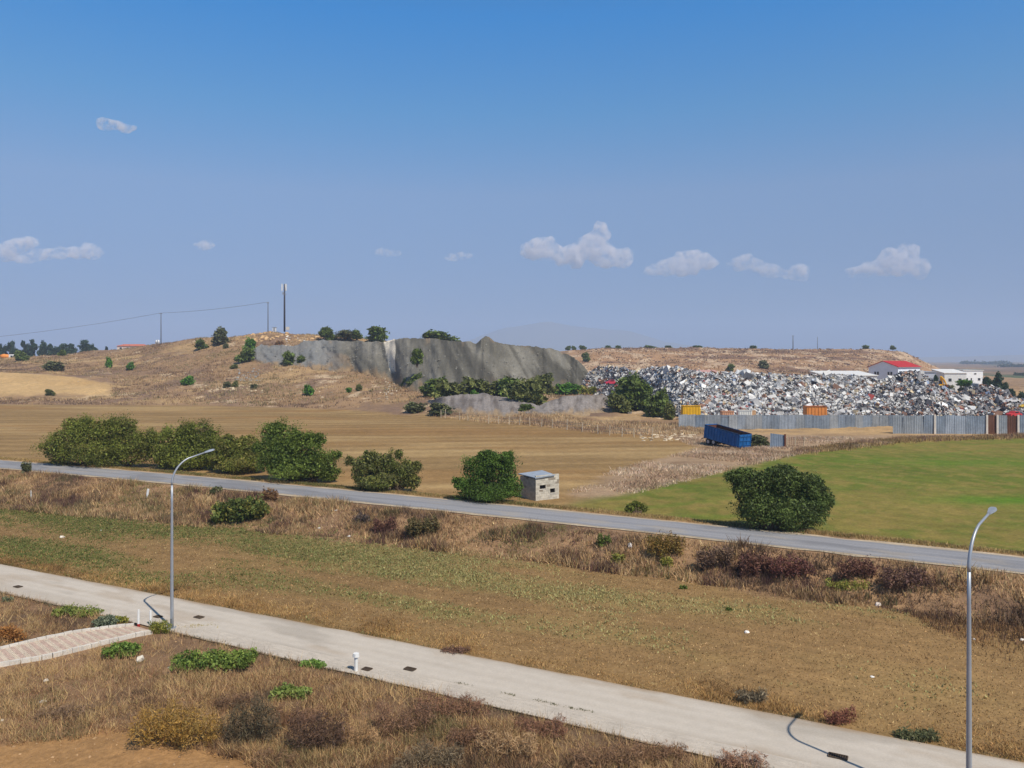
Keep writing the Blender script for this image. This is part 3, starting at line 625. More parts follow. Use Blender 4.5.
# ------------------------------------------------------------------ rocks and rubble
_ico = None
def rocks(P, size, col, cj=.12, flat=.7):
    """irregular stones, 20 triangles each"""
    global _ico
    if _ico is None:
        p = (1 + 5 ** .5) / 2; v = np.array([(-1,p,0),(1,p,0),(-1,-p,0),(1,-p,0),(0,-1,p),(0,1,p),(0,-1,-p),(0,1,-p),(p,0,-1),(p,0,1),(-p,0,-1),(-p,0,1)], float); v /= np.linalg.norm(v[0])
        _ico = v, np.array([(0,11,5),(0,5,1),(0,1,7),(0,7,10),(0,10,11),(1,5,9),(5,11,4),(11,10,2),(10,7,6),(7,1,8),(3,9,4),(3,4,2),(3,2,6),(3,6,8),(3,8,9),(4,9,5),(2,4,11),(6,2,10),(8,6,7),(9,8,1)])
    v, f = _ico; n = len(P); size = np.broadcast_to(size, (n,)); ax = rng.uniform(.55, 1.3, (n, 1, 3)) * np.array([1, 1, flat])
    th = rng.uniform(0, 2 * PI, n); Vv = v[None] * ax * rng.uniform(.75, 1.2, (n, 12, 1)) * (size / 2)[:, None, None]
    x = Vv[..., 0] * np.cos(th)[:, None] - Vv[..., 1] * np.sin(th)[:, None]; y = Vv[..., 0] * np.sin(th)[:, None] + Vv[..., 1] * np.cos(th)[:, None]
    Vv = np.stack([x, y, Vv[..., 2]], -1) + P[:, None]
    C = np.broadcast_to(col, (n, 3)) * (1 + rng.normal(0, cj, (n, 1)))
    return Vv.reshape(-1, 3), np.repeat(np.clip(C, 0, .9), 12, 0), (f[None] + 12 * np.arange(n)[:, None, None]).reshape(-1, 3)
def scat_px(n, x0, x1, y0, y1, dens=None):
    """random ground points inside a patch of hillside"""
    out = []
    for _ in range(n):
        px, py = rng.uniform(x0, x1), rng.uniform(y0, y1)
        out.append(gp(px, py))
    return np.array(out)
rp_ = []
p = scat_px(150, 232, 326, 330, 341); rp_.append(rocks(p, rng.uniform(.5, 2.2, len(p)), S(204, 168, 122) * rng.uniform(.75, 1.15, (len(p), 1))))
p = scat_px(40, 232, 320, 328.5, 334); rp_.append(rocks(p, rng.uniform(.8, 2.6, len(p)), S(214, 176, 128) * rng.uniform(.8, 1.1, (len(p), 1))))
p = scat_px(24, 285, 305, 336, 350); rp_.append(rocks(p, rng.uniform(.5, 2.0, len(p)), S(222, 214, 200)))
stuff('rock_rubble', mesh_np('rock_rubble', *[(lambda j: (j[0], j[2], j[1]))(join(rp_))][0], M_rock), 'orange and white rock rubble along the top of the hill', 'rubble')
rp_ = []
p = scat_px(70, 196, 262, 385, 391); rp_.append(rocks(p, rng.uniform(.4, 1.5, len(p)), S(206, 186, 152), flat=.5))
p = scat_px(60, 236, 264, 369, 382); rp_.append(rocks(p, rng.uniform(.4, 1.3, len(p)), S(146, 146, 142)))
p = scat_px(230, 70, 400, 352, 402); rp_.append(rocks(p, rng.uniform(.25, 1.1, len(p)), S(176, 156, 130) * rng.uniform(.6, 1.2, (len(p), 1))))
p = scat_px(60, 385, 402, 378, 395); rp_.append(rocks(p, rng.uniform(.3, 1.0, len(p)), S(206, 192, 170)))
stuff('hillside_stones', mesh_np('hillside_stones', *[(lambda j: (j[0], j[2], j[1]))(join(rp_))][0], M_rock), 'pale stones strewn over the dry hillside', 'stones')
n = 1000; dd = rng.uniform(415, 600, n); uu = rng.uniform(.09, .51, n); p = np.stack([uu * dd, dd, zf(uu * dd, dd)], -1)
cc = np.where(rng.random((n, 1)) < .45, S(110, 88, 74), S(186, 160, 130)) * rng.uniform(.8, 1.15, (n, 1))
stuff('mesa_boulders', mesh_np('mesa_boulders', *[(lambda j: (j[0], j[2], j[1]))(rocks(p, rng.uniform(.6, 2.8, n), cc, flat=.6))][0], M_rock), 'rocks and ledges on the slope of the flat-topped mesa', 'boulders')
p = scat_px(170, 640, 702, 429, 441); cc = np.where(rng.random((len(p), 1)) < .6, S(196, 178, 150), S(150, 124, 96))
stuff('yard_rubble', mesh_np('yard_rubble', *[(lambda j: (j[0], j[2], j[1]))(rocks(p, rng.uniform(.2, .9, len(p)), cc, flat=.5))][0], M_rock), 'pale rubble spread between the wire fence and the blue trailer', 'rubble')

# ------------------------------------------------------------------ scrap yard
SCR = [(S(214, 211, 206), 30), (S(186, 184, 182), 24), (S(150, 147, 146), 14), (S(100, 98, 100), 10), (S(58, 58, 66), 9), (S(232, 232, 230), 7), (S(150, 112, 90), 3), (S(120, 138, 168), 2), (S(196, 178, 146), 5), (S(150, 56, 50), 1)]
def scrap_cols(n, dark=0., rust=0.):
    wts = np.array([c[1] for c in SCR], float); wts[3:5] *= 1 + dark * 3; wts[6] *= 1 + rust * 5; wts[:2] *= 1 - .6 * dark
    return np.array([c[0] for c in SCR])[rng.choice(len(SCR), n, p=wts / wts.sum())] * rng.uniform(.78, 1.08, (n, 1)) * (1, .99, .97)
def rot_rand(n):
    q = rng.normal(0, 1, (n, 4)); q /= np.linalg.norm(q, axis=1)[:, None]; w_, x, y, z = q.T
    return np.stack([1-2*(y*y+z*z), 2*(x*y-z*w_), 2*(x*z+y*w_), 2*(x*y+z*w_), 1-2*(x*x+z*z), 2*(y*z-x*w_), 2*(x*z-y*w_), 2*(y*z+x*w_), 1-2*(x*x+y*y)], -1).reshape(n, 3, 3)
_bx = np.array([(x, y, z) for z in (-.5, .5) for y in (-.5, .5) for x in (-.5, .5)]); _bf = np.array([(0, 2, 3, 1), (4, 5, 7, 6), (0, 1, 5, 4), (1, 3, 7, 5), (3, 2, 6, 7), (2, 0, 4, 6)])
def scrap_boxes(P, dims, col):
    n = len(P); V = (_bx[None] * rng.uniform(.75, 1.2, (n, 8, 3)) * dims[:, None]) @ rot_rand(n) + P[:, None]
    return V.reshape(-1, 3), np.repeat(col, 8, 0), (_bf[None] + 8 * np.arange(n)[:, None, None]).reshape(-1, 4)
def scrap_heap(prof, npc, label, seed, dark, rust, big=()):
    V, Q_, aa, tt, gul = loft(prof, 1.5, 18, seed, .55)
    C = scrap_cols(V.shape[0] * V.shape[1], .5).reshape(V.shape) * .8
    fm = (tt[:-1, :-1] < 1.08).ravel(); parts = [(V.reshape(-1, 3), C.reshape(-1, 3), Q_)]
    n0, m0 = V.shape[:2]; fi = rng.uniform(0, n0 - 1.01, npc); ft = rng.uniform(1, 20, npc); i = fi.astype(int); j = ft.astype(int); a = (fi - i)[:, None]; b = (ft - j)[:, None]
    P = (V[i, j] * (1 - a) + V[i + 1, j] * a) * (1 - b) + (V[i, j + 1] * (1 - a) + V[i + 1, j + 1] * a) * b
    dk = dark(aa[i, 0]) if callable(dark) else np.full(npc, dark); pat = fbm(P[:, 0] * .12, P[:, 2] * .25 + P[:, 1] * .05, seed + 9)
    sz = rng.lognormal(-1.1, .55, npc); dims = np.stack([sz, sz * rng.uniform(.3, 1, npc), np.maximum(.04, sz * rng.choice([.06, .1, .35, .8], npc))], -1)
    cA = scrap_cols(npc, 0, rust); cB = scrap_cols(npc, 1., rust + .5); col = np.where((rng.random(npc) < np.clip(dk + (pat - .5) * 1.3, 0, 1))[:, None], cB, cA)
    P[:, 2] += rng.uniform(0, .3, npc); parts.append(scrap_boxes(P, dims, col))
    v, c, f = join(parts); stuff('scrap_metal_heap', mesh_np('scrap_metal_heap', v, f, c, M_scrap), label, 'scrap heap')
    return P
main_prof = [(618,380,398,190,205),(630,373,402,180,206),(650,368,407,170,204),(668,367.5,413,160,200),(682,369,419,156,196),(700,373.5,419,156,188),(722,374.5,419,156,186),(745,374,419,156,186),(770,375.5,419,156,184),(800,376,419,156,183),(825,375,419,156,183),
             (850,376,419,155,183),(865,377.5,419,154,182),(880,381.5,419,153,178),(892,378.5,419,152,178),(903,373.5,419,150,178),(914,372,419,150,178),(925,376,420,150,176),(934,383,420,149,172),(943,390,420,148,168),(952,391,420,147,164),(962,398,420,147,160),(968,416,420,147,150)]
right_prof = [(944,412,420,147,150),(952,401,420,147,162),(962,392,420,146,166),(972,387,420,146,168),(982,385.5,420,146,168),(992,386.5,420,146,166),(1002,392,421,146,163),(1012,398,421,145,160),(1024,401,421,145,158),(1045,404,422,145,156),(1080,408,422,145,154)]
left_prof = [(581,388,394,205,208),(588,374,394,204,216),(598,368,396,202,222),(612,366.5,398,200,222),(628,369,400,198,220),(645,376,402,196,214),(664,386,403,194,204)]
PM = scrap_heap(main_prof, 40000, 'long pale grey heap of shredded scrap metal behind the zinc fence', 21, lambda a: np.interp(a, [600, 850, 870, 900, 940], [.03, .07, .3, .5, .42]), .25)
PR = scrap_heap(right_prof, 9000, 'dark brownish heap of scrap metal at the right end of the yard', 22, .85, 1.3)
PL_ = scrap_heap(left_prof, 5000, 'mixed coloured scrap heap against the end of the spoil heap', 23, .55, .5)
# larger single pieces on the heaps
def scrap_piece(P, label, kind, col):
    s_ = rng.uniform(.6, 1.0); m = MB()
    if kind == 'sheet':                                       # crumpled plate of four bent facets
        z = rng.uniform(-.25, .25, (3, 3)); V = [((i - 1) * .5 * s_, (j - 1) * .4 * s_, z[i, j] * s_) for i in range(3) for j in range(3)]
        V2 = [(x, y, q - .05) for x, y, q in V]; Fq = [(i * 3 + j, i * 3 + j + 1, i * 3 + j + 4, i * 3 + j + 3) for i in range(2) for j in range(2)]
        m.add(V, Fq, col).add(V2, [f[::-1] for f in Fq], col)
    else:                                                     # dented casing with an open side
        m.box(0, 0, 0, s_ * .8, s_ * .06, s_ * .7, 0, col).box(-.4 * s_, .3 * s_, 0, .05 * s_, .55 * s_, .7 * s_, .1, col).box(.4 * s_, .3 * s_, 0, .05 * s_, .55 * s_, .66 * s_, -.15, col).box(0, .3 * s_, .36 * s_, .78 * s_, .55 * s_, .05 * s_, 0, col)
    o = obj('scrap_piece', m.mesh('scrap_piece', M_scrap), None, tuple(P + (0, -.15, .3)), label=label, cat='scrap piece', group='larger scrap pieces on the heaps')
    o.rotation_euler = tuple(rng.uniform(-.9, .9, 3) + (0, 0, rng.uniform(0, 6))); return o
_MARKS = [(640, 'above the bush clump'), (690, 'above the yellow container'), (727, 'above the salmon skip'), (745, 'above the white container'), (780, 'midway between white container and orange skip'), (815, 'above the orange skip'),
          (850, 'right of the orange skip'), (880, 'below the red-roofed warehouse'), (914, 'below the highest peak of the pale heap'), (940, 'on the slope facing the yellow digger')]
_KINDS = [('crumpled white metal sheet', 'sheet', S(232, 232, 228)), ('dented light grey casing', 'case', S(190, 194, 200)), ('dark grey bent plate', 'sheet', S(76, 78, 86)), ('rust brown bent plate', 'sheet', S(140, 96, 74)), ('dented cream casing', 'case', S(206, 186, 150))]
def place_pieces(P, marks, kinds, tiers):
    zl, zh = np.percentile(P[:, 2], [20, 92]); q = 512 + F * P[:, 0] / P[:, 1]; k_ = 0
    for mi, (mp, ml) in enumerate(marks):
        for ti, tl in enumerate(tiers):
            for kk in range(2 if len(tiers) > 1 else len(kinds)):
                kd = kinds[(mi * 2 + ti * 3 + kk * 2) % len(kinds)]; zt = zl + (zh - zl) * (ti + .5) / len(tiers)
                i = np.argmin(np.abs(q - mp - rng.uniform(-7, 7)) + 6 * np.abs(P[:, 2] - zt)); scrap_piece(P[i], f'{kd[0]} {tl} {ml}', kd[1], kd[2])
place_pieces(PM, _MARKS, _KINDS, ['near the top', 'halfway up', 'low down'])
place_pieces(PR, [(965, 'on the left flank of the dark right-hand heap'), (985, 'at the crest of the dark right-hand heap'), (1005, 'on the right flank of the dark right-hand heap')], [('pale bent sheet', 'sheet', S(214, 208, 210)), ('rust brown casing', 'case', S(126, 84, 68)), ('blackish bent plate', 'sheet', S(54, 52, 60))], ['lying'])
place_pieces(PL_, [(592, 'on the mixed scrap touching the spoil heap'), (605, 'on the mixed scrap near the pink car shell'), (628, 'on the mixed scrap behind the bush clump')], [('white bent sheet', 'sheet', S(236, 232, 228)), ('dark casing', 'case', S(56, 56, 66)), ('salmon sheet', 'sheet', S(214, 158, 126))], ['lying'])

def at_px(px, py, d): return np.array([(px - 512) / F * d, d, zpy(d, py)])
def skip(name, label, px0, px1, top, bot, d, col, rot=0., rim=None):
    """open steel skip with ribs, seen over the fence"""
    k = d / F; L = (px1 - px0) * k; Hh = (bot - top) * k; c = at_px((px0 + px1) / 2, bot, d); t = thing(name, label, 'container', tuple(c), rot)
    W = L * .5; m = MB()
    m.box(0, 0, .06, L, W, .12, 0, col).box(0, -W / 2, Hh / 2, L, .07, Hh, 0, col).box(0, W / 2, Hh / 2, L, .07, Hh, 0, col).box(-L / 2, 0, Hh / 2, .07, W - .08, Hh, 0, col).box(L / 2, 0, Hh / 2, .07, W - .08, Hh, 0, col)
    obj('body', m.mesh('body', M_paint), t)
    r = MB()
    for i in range(6): r.box(-L / 2 + L * (i + .5) / 6, -W / 2 - .07, Hh / 2 - .03, .09, .08, Hh * .86, 0, col * .9)
    r.box(0, -W / 2 - .06, Hh - .05, L + .06, .12, .12, 0, rim if rim is not None else col * .85); obj('rib', r.mesh('rib', M_paint), t); return t
skip('skip_container', 'bright yellow steel container at the left end of the scrap heap', 682, 699.5, 405.5, 415.5, 154.5, S(232, 176, 36))
skip('skip_container', 'orange steel skip standing before the scrap heap behind the fence', 805, 825, 406, 415.5, 153, S(222, 138, 68), 0, S(120, 70, 50))
skip('skip_container', 'faded salmon skip just left of the white container', 721, 733, 411, 418, 153.5, S(220, 160, 120))
skip('skip_container', 'white container partly hidden behind the zinc fence', 737.5, 751, 410, 419, 153, S(232, 226, 214))
skip('skip_container', 'narrow peach coloured skip touching the white container', 751.5, 755.5, 410.5, 419, 154, S(222, 178, 132))
# wrecks at the right
def wreck(label, px, bot, d, w_px, col, rz):
    k = d / F; L = w_px * k; t = thing('car_wreck', label, 'car wreck', tuple(at_px(px, bot, d)), rz); m = MB(); hw = L * .2
    prof = [(-.5, .12), (-.5, .24), (-.44, .28), (-.22, .3), (-.12, .42), (.2, .42), (.32, .29), (.47, .26), (.5, .12)]
    V = [(x * L, -hw, z * L) for x, z in prof] + [(x * L, hw, z * L) for x, z in prof]; n = len(prof)
    m.add(V, [tuple(range(n)), tuple(range(2 * n - 1, n - 1, -1))] + [(i, i + n, (i + 1) % n + n, (i + 1) % n) for i in range(n)], col); obj('body', m.mesh('body', M_paint), t)
    wn = MB(); wn.box(.03 * L, 0, .355 * L, .3 * L, 2 * hw + .03, .09 * L, 0, S(40, 42, 48)); obj('window', wn.mesh('window', M_glass), t)
    for sx in (-.3, .32): q = MB(); q.tube([(sx * L, -hw - .04, .11 * L), (sx * L, hw + .04, .11 * L)], .09 * L, 10); obj('wheel', q.mesh('wheel', M_dark), t)
    return t
wreck('crushed red car on the scrap close to the rusty fence sheets', 1014, 417.5, 146, 15, S(200, 62, 64), .3)
wreck('white car shell on top of the right-hand scrap', 1013, 403, 158, 12, S(232, 230, 228), -.2)
wreck('pink red car shell in the mixed scrap beside the spoil heap', 611, 385, 203, 12, S(206, 62, 84), .2)
wreck('yellow car shell at the right edge of the scrap', 1024, 408, 156, 9, S(222, 186, 78), .2)

# zinc sheet fence: every sheet is a part
def zinc_panel(L, Hh, col, ncor=9, slump=0.):
    x = np.linspace(-L / 2, L / 2, ncor * 2 + 1); y = np.where(np.arange(len(x)) % 2, .035, -.035); top = Hh + slump * np.linspace(-1, 1, len(x))
    V = np.concatenate([np.stack([x, y, np.full_like(x, -.3)], -1), np.stack([x, y, top], -1), np.stack([x, y + .012, np.full_like(x, -.3)], -1), np.stack([x, y + .012, top], -1)])
    n = len(x); i = np.arange(n - 1)
    Fq = np.concatenate([np.stack([i, i + 1, i + 1 + n, i + n], -1), np.stack([i + 1 + 2 * n, i + 2 * n, i + 3 * n, i + 1 + 3 * n], -1), np.stack([i + n, i + 1 + n, i + 1 + 3 * n, i + 3 * n], -1)])
    return mesh_np('sheet', V, Fq, np.broadcast_to(col, (len(V), 3)) * (1 + rng.normal(0, .03, (len(V), 1))), M_sheet)
ZN = [S(136, 146, 156), S(148, 156, 164), S(126, 136, 146), S(154, 158, 160), S(140, 146, 150)]; RUSTC = S(112, 76, 58)
def zinc_fence(label, A, B, npan, Hh, rusty=(), missing=(), posts=(), kinds=ZN):
    A = np.array(A, float); B = np.array(B, float); e = (B - A) / npan; ang = math.atan2(e[1], e[0]); t = thing('zinc_fence', label, 'fence', (A[0], A[1], 0)); L = float(np.hypot(*e))
    for i in range(npan):
        if i in missing: continue
        c = A + e * (i + .5); z = float(zf(c[0], c[1], False)); col = kinds[rng.integers(0, len(kinds))] * rng.uniform(.92, 1.06)
        if i in rusty: col = RUSTC * rng.uniform(.8, 1.2)
        o = obj('sheet', zinc_panel(L + .06, Hh * rng.uniform(.97, 1.04), col, 6, rng.uniform(-.05, .05)), t, (c[0] - A[0], c[1] - A[1] + .02 * (i % 2), z - .02)); o.rotation_euler = (rng.normal(0, .015), rng.normal(0, .008), ang)
        if i in rusty: o['label'] = 'rusty brown sheet'
    for i in posts:
        c = A + e * i; z = float(zf(c[0], c[1], False)); m = MB(); m.box(0, 0, Hh / 2, .32, .2, Hh + .35, 0, S(196, 190, 178)); obj('post', m.mesh('post', M_conc2), t, (c[0] - A[0], c[1] - A[1] - .13, z))
    rl = MB(); n = npan
    for q in (.35, .8): rl.tube([(*(e * i), float(zf(*(A + e * i), False)) + Hh * q) for i in range(0, n + 1)], .05, 5)
    o = obj('rail', rl.mesh('rail', M_rust), t, (0, .12, 0)); return t
zinc_fence('long grey corrugated zinc fence in front of the scrap heap', at_px(679, 428, 150)[:2], at_px(897, 427.5, 149)[:2], 26, 2.35)
zinc_fence('taller weathered zinc fence with rusty sheets at the right side of the yard', at_px(893, 434, 138.8)[:2], at_px(1070, 434.5, 138)[:2], 17, 3.15, rusty=(9, 11, 13), posts=(4, 9, 10, 12))
# stones lying on the spoil heap
V, Q_, aa, tt, gul = loft(slag, 3., 30, 3, 1.0)
NS = 600; ii = rng.integers(0, V.shape[0], NS); jj = rng.integers(2, 26, NS); p = V[ii, jj] + rng.normal(0, .6, (NS, 3)) * (1, .4, .2)
cc = S(136, 132, 122) * rng.uniform(.8, 1.35, (NS, 1))
stuff('spoil_stones', mesh_np('spoil_stones', *[(lambda j: (j[0], j[2], j[1]))(rocks(p, rng.uniform(.25, .7, NS), cc))][0], M_rock), 'grey lumps lying on the face of the spoil heap', 'stones')
shrub(417,364,13,17,'dark','green shrub growing alone halfway up the spoil heap face', GH, dd=238)

# ------------------------------------------------------------------ buildings
def sheetbox(name, m, parent, *boxes):
    b = MB()
    for bx_ in boxes: b.box(*bx_)
    return obj(name, b.mesh(name, m), parent)
def prism(pts, z0, z1):
    n = len(pts); V = [(x, y, z0) for x, y in pts] + [(x, y, z1) for x, y in pts]
    return V, [tuple(range(n))[::-1], tuple(range(n, 2 * n))] + [(i, (i + 1) % n, (i + 1) % n + n, i + n) for i in range(n)]
# warehouse with the red roof
B0 = np.array([(898 - 512) / F * 295, 295.]); ax1 = np.array([-6.3, 10]) / 11.82; ax2 = np.array([10, 6.3]) / 11.82
ang = math.atan2(ax2[1], ax2[0]); t = thing('warehouse', 'pale blue-grey warehouse with a red gabled roof behind the scrap heap', 'warehouse', (B0[0], B0[1], 2.), ang)
Lx, Ly, ev, rg_ = 14.2, 11.9, 9.4, 11.5                      # local x along the long side, y along the gable
m = MB(); P = [(0, 0, 0), (0, Ly, 0), (0, Ly, ev), (0, Ly / 2, rg_), (0, 0, ev)]; P2 = [(Lx, y, z) for _, y, z in P]
m.add(P + P2, [(0, 1, 2, 3, 4)[::-1], (5, 6, 7, 8, 9), (0, 5, 9, 4), (1, 2, 7, 6), (0, 1, 6, 5)]); obj('wall', m.mesh('wall', mat('wall_paint', S(228, 234, 240), .8, noises=((.4, .08, 3),))), t)
m = MB(); e_ = .35; dz = (rg_ - ev) / (Ly / 2) * e_; 
for y0, y1, z0, z1 in ((-e_, Ly / 2, ev - dz, rg_), (Ly + e_, Ly / 2, ev - dz, rg_)):
    V = [(-e_, y0, z0 + .02), (Lx + e_, y0, z0 + .02), (Lx + e_, y1, z1 + .02), (-e_, y1, z1 + .02)]; V += [(x, y, z + .18) for x, y, z in V]
    m.add(V, [(0, 1, 2, 3), (7, 6, 5, 4), (0, 4, 5, 1), (1, 5, 6, 2), (3, 7, 4, 0)])
rf = obj('roof', m.mesh('roof', mat('roof_red', S(176, 48, 48), .7, noises=((.6, .1, 3),))), t)
for yy in (2.6, 3.7, 8.0, 9.1):
    wd = sheetbox('window', M_white, t, (-.03, yy, 7.0, .08, .9, 1.3)); sheetbox('pane', M_glass, wd, (-.06, yy, 7.0, .06, .74, 1.14))
for i in range(6):
    wd = sheetbox('window', M_white, t, (1.6 + i * 2.2, -.03, 7.5, 1.8, .08, .9)); sheetbox('pane', M_glass, wd, (1.6 + i * 2.2, -.06, 7.5, 1.64, .06, .74))
sheetbox('gutter', M_galv, t, (Lx / 2, -.42, ev - .12, Lx + .6, .14, .16))
def flat_shed(name, label, px0, px1, top, low, d, depth, wallc, roofc, slope=0., rot=0., wins=(), cat='shed', base=2.0):
    k = d / F; L = (px1 - px0) * k; H1 = zpy(d, top) - base; c = at_px((px0 + px1) / 2, top, d); t = thing(name, label, cat, (c[0], c[1], base), rot)
    m = MB(); H0 = zpy(d, low) - base
    V = [(-L/2, 0, 0), (L/2, 0, 0), (L/2, depth, 0), (-L/2, depth, 0), (-L/2, 0, H0), (L/2, 0, H0), (L/2, depth, H0 + slope), (-L/2, depth, H0 + slope)]
    m.add(V, [(0, 1, 5, 4), (1, 2, 6, 5), (2, 3, 7, 6), (3, 0, 4, 7), (4, 5, 6, 7), (3, 2, 1, 0)], wallc); obj('wall', m.mesh('wall', M_paint), t)
    m = MB(); o_ = .3; th = max(.15, H1 - H0 - slope * 0 if H1 > H0 else .15); th = .2
    V = [(-L/2-o_, -o_, H0 + .03), (L/2+o_, -o_, H0 + .03), (L/2+o_, depth+o_, H0+slope+.03), (-L/2-o_, depth+o_, H0+slope+.03)]; V += [(x, y, z + th) for x, y, z in V]
    m.add(V, [(3, 2, 1, 0), (4, 5, 6, 7), (0, 1, 5, 4), (1, 2, 6, 5), (2, 3, 7, 6), (3, 0, 4, 7)], roofc); obj('roof', m.mesh('roof', M_paint), t)
    for wx, wz, ww, wh in wins:
        q = sheetbox('window', M_white, t, (wx * L, -.03, H0 * wz, ww + .2, .08, wh + .2)); sheetbox('pane', M_glass, q, (wx * L, -.06, H0 * wz, ww, .06, wh))
    return t
flat_shed('workshop', 'long low shed with a pale roof left of the red-roofed warehouse', 826, 877, 373.5, 376, 262, 14, S(196, 196, 196), S(224, 220, 212), 1.3, 0, [(-.3, .8, 1.2, .8), (0, .8, 1.2, .8), (.3, .8, 1.2, .8)])
flat_shed('workshop', 'low shed with a salmon pink roof behind the scrap heap', 694, 721.5, 372, 375.5, 232, 9, S(170, 140, 130), S(198, 150, 134), 1.3)
flat_shed('workshop', 'small shed with a white roof touching the pink-roofed shed', 722, 731, 373, 375, 234, 6, S(190, 190, 186), S(222, 222, 218), .7)
flat_shed('white_building', 'low white building with a pale sloping roof right of the mesa foot', 945, 966, 371, 373.4, 318, 12, S(214, 214, 210), S(226, 222, 214), 1.4, -.1, [(-.25, .7, 1.2, 1.2), (.2, .7, 1.2, 1.2)], 'building', 0)
flat_shed('white_building', 'taller flat-roofed white building beside the low sloping one', 963.5, 983, 369.8, 370.6, 336, 11, S(236, 236, 234), S(226, 226, 222), 0, 0, [(-.38, .62, 1.8, 1.0), (-.1, .62, .5, 1.0), (.1, .86, .9, .5), (.3, .62, 1.0, 1.0)], 'building', 0)
flat_shed('grey_shed', 'grey shed between the warehouse and the yellow digger', 921, 936, 371.5, 372.5, 285, 8, S(176, 180, 188), S(150, 154, 160), .2, 0, (), 'shed', 1.0)
t = thing('bungalow', 'low house with pinkish walls and a reddish roof on the left hill crest', 'house', tuple(at_px(131, 351, 425)))
Lh = 28 * 425 / 800; sheetbox('wall', mat('house_wall', S(228, 206, 190), .8, noises=((.5, .1, 3),)), t, (0, 3, .9, Lh, 6, 3.4))
m = MB(); V = [(-Lh/2-.4, -.4, 2.62), (Lh/2+.4, -.4, 2.62), (Lh/2+.4, 6.4, 2.62), (-Lh/2-.4, 6.4, 2.62), (-Lh/2+2, 3, 3.7), (Lh/2-2, 3, 3.7)]; m.add(V, [(0, 1, 5, 4), (1, 2, 5), (2, 3, 4, 5), (3, 0, 4), (3, 2, 1, 0)])
obj('roof', m.mesh('roof', mat('roof_tile', S(186, 112, 92), .9, noises=((1., .2, 3),))), t)
for i in range(4):
    q = sheetbox('window', M_white, t, (-5.4 + i * 3.6, -.04, 1.4, 1.3, .1, 1.2)); sheetbox('pane', M_glass, q, (-5.4 + i * 3.6, -.08, 1.4, 1.1, .08, 1.0))
t = thing('water_tank', 'small white domed tank beside the power pole on the hill', 'water tank', tuple(at_px(157.5, 343.5, 398)))
m = MB(); m.tube([(0, 0, 0), (0, 0, 1.2), (0, 0, 1.7), (0, 0, 1.9)], [1.05, 1.05, .75, .2], 14); obj('tank', m.mesh('tank', M_white, True), t); sheetbox('stand', M_conc2, t, (0, 0, -.35, 1.8, 1.8, .66))
t = thing('equipment_cabinet', 'small white equipment cabinet between the mast and the thin pole', 'cabinet', tuple(at_px(274.5, 331.5, 357)))
sheetbox('body', M_white, t, (0, 0, .9, 1.4, 1., 1.8)); sheetbox('roof', M_galv, t, (0, 0, 1.87, 1.7, 1.3, .12)); sheetbox('door', M_galv, t, (0, -.52, .9, .8, .05, 1.5))

# truck on the far left crest
b = at_px(8, 362, 392); t = thing('mixer_truck', 'white cab truck with an orange drum at the left end of the hill crest', 'truck', tuple(b))
m = MB(); m.box(2.2, 0, 2.3, 2.2, 2.4, 2.4, 0).box(2.6, 0, 1.0, 2.9, 2.4, .9, 0).box(1.9, 0, 3.6, 1.5, 2.2, .35, 0); obj('cab', m.mesh('cab', M_white), t)
sheetbox('windscreen', M_glass, t, (2.5, -1.23, 2.7, 1.0, .06, .9), (3.33, 0, 2.7, .06, 2., .9))
sheetbox('chassis', M_dark, t, (-1.2, 0, .85, 5.4, 1., .35))
m = MB(); m.tube([(.7, 0, 2.1), (-.2, 0, 2.5), (-2.2, 0, 2.7), (-3.8, 0, 3.1)], [.5, 1.25, 1.3, .5], 14); obj('drum', m.mesh('drum', mat('orange_paint', S(226, 142, 66), .5, noises=((1, .1, 3),)), True), t)
for x in (2.6, -1.6, -2.9):
    for sy in (-1, 1): m = MB(); m.tube([(x, sy * 1.2, .5), (x, sy * .85, .5)], .52, 12); obj('wheel', m.mesh('wheel', M_dark), t)

# yellow digger
b = at_px(942, 389, 255); t = thing('excavator', 'yellow excavator arm rising between the two scrap heaps', 'excavator', tuple(b)); My = mat('digger_yellow', S(224, 168, 40), .5, noises=((1, .1, 3),))
sheetbox('track', M_dark, t, (-.9, .6, -.1, .55, 3.4, .8), (.9, .6, -.1, .55, 3.4, .8)); sheetbox('body', My, t, (0, .8, .95, 2.3, 2.9, 1.2)); sheetbox('cab', M_glass, t, (-.6, .2, 1.9, 1., 1.3, 1.4))
m = MB(); m.tube([(.2, .2, 1.2), (-.4, -.3, 3.0), (-.75, -.7, 4.0)], [.34, .38, .28], 6); obj('boom', m.mesh('boom', My), t)
m = MB(); m.tube([(-.75, -.7, 4.0), (.1, -1.0, 3.0), (.75, -1.2, 1.5)], [.3, .26, .2], 6); obj('arm', m.mesh('arm', My), t)
sheetbox('bucket', M_rust, t, (.8, -1.2, 1.1, .7, .8, .7))

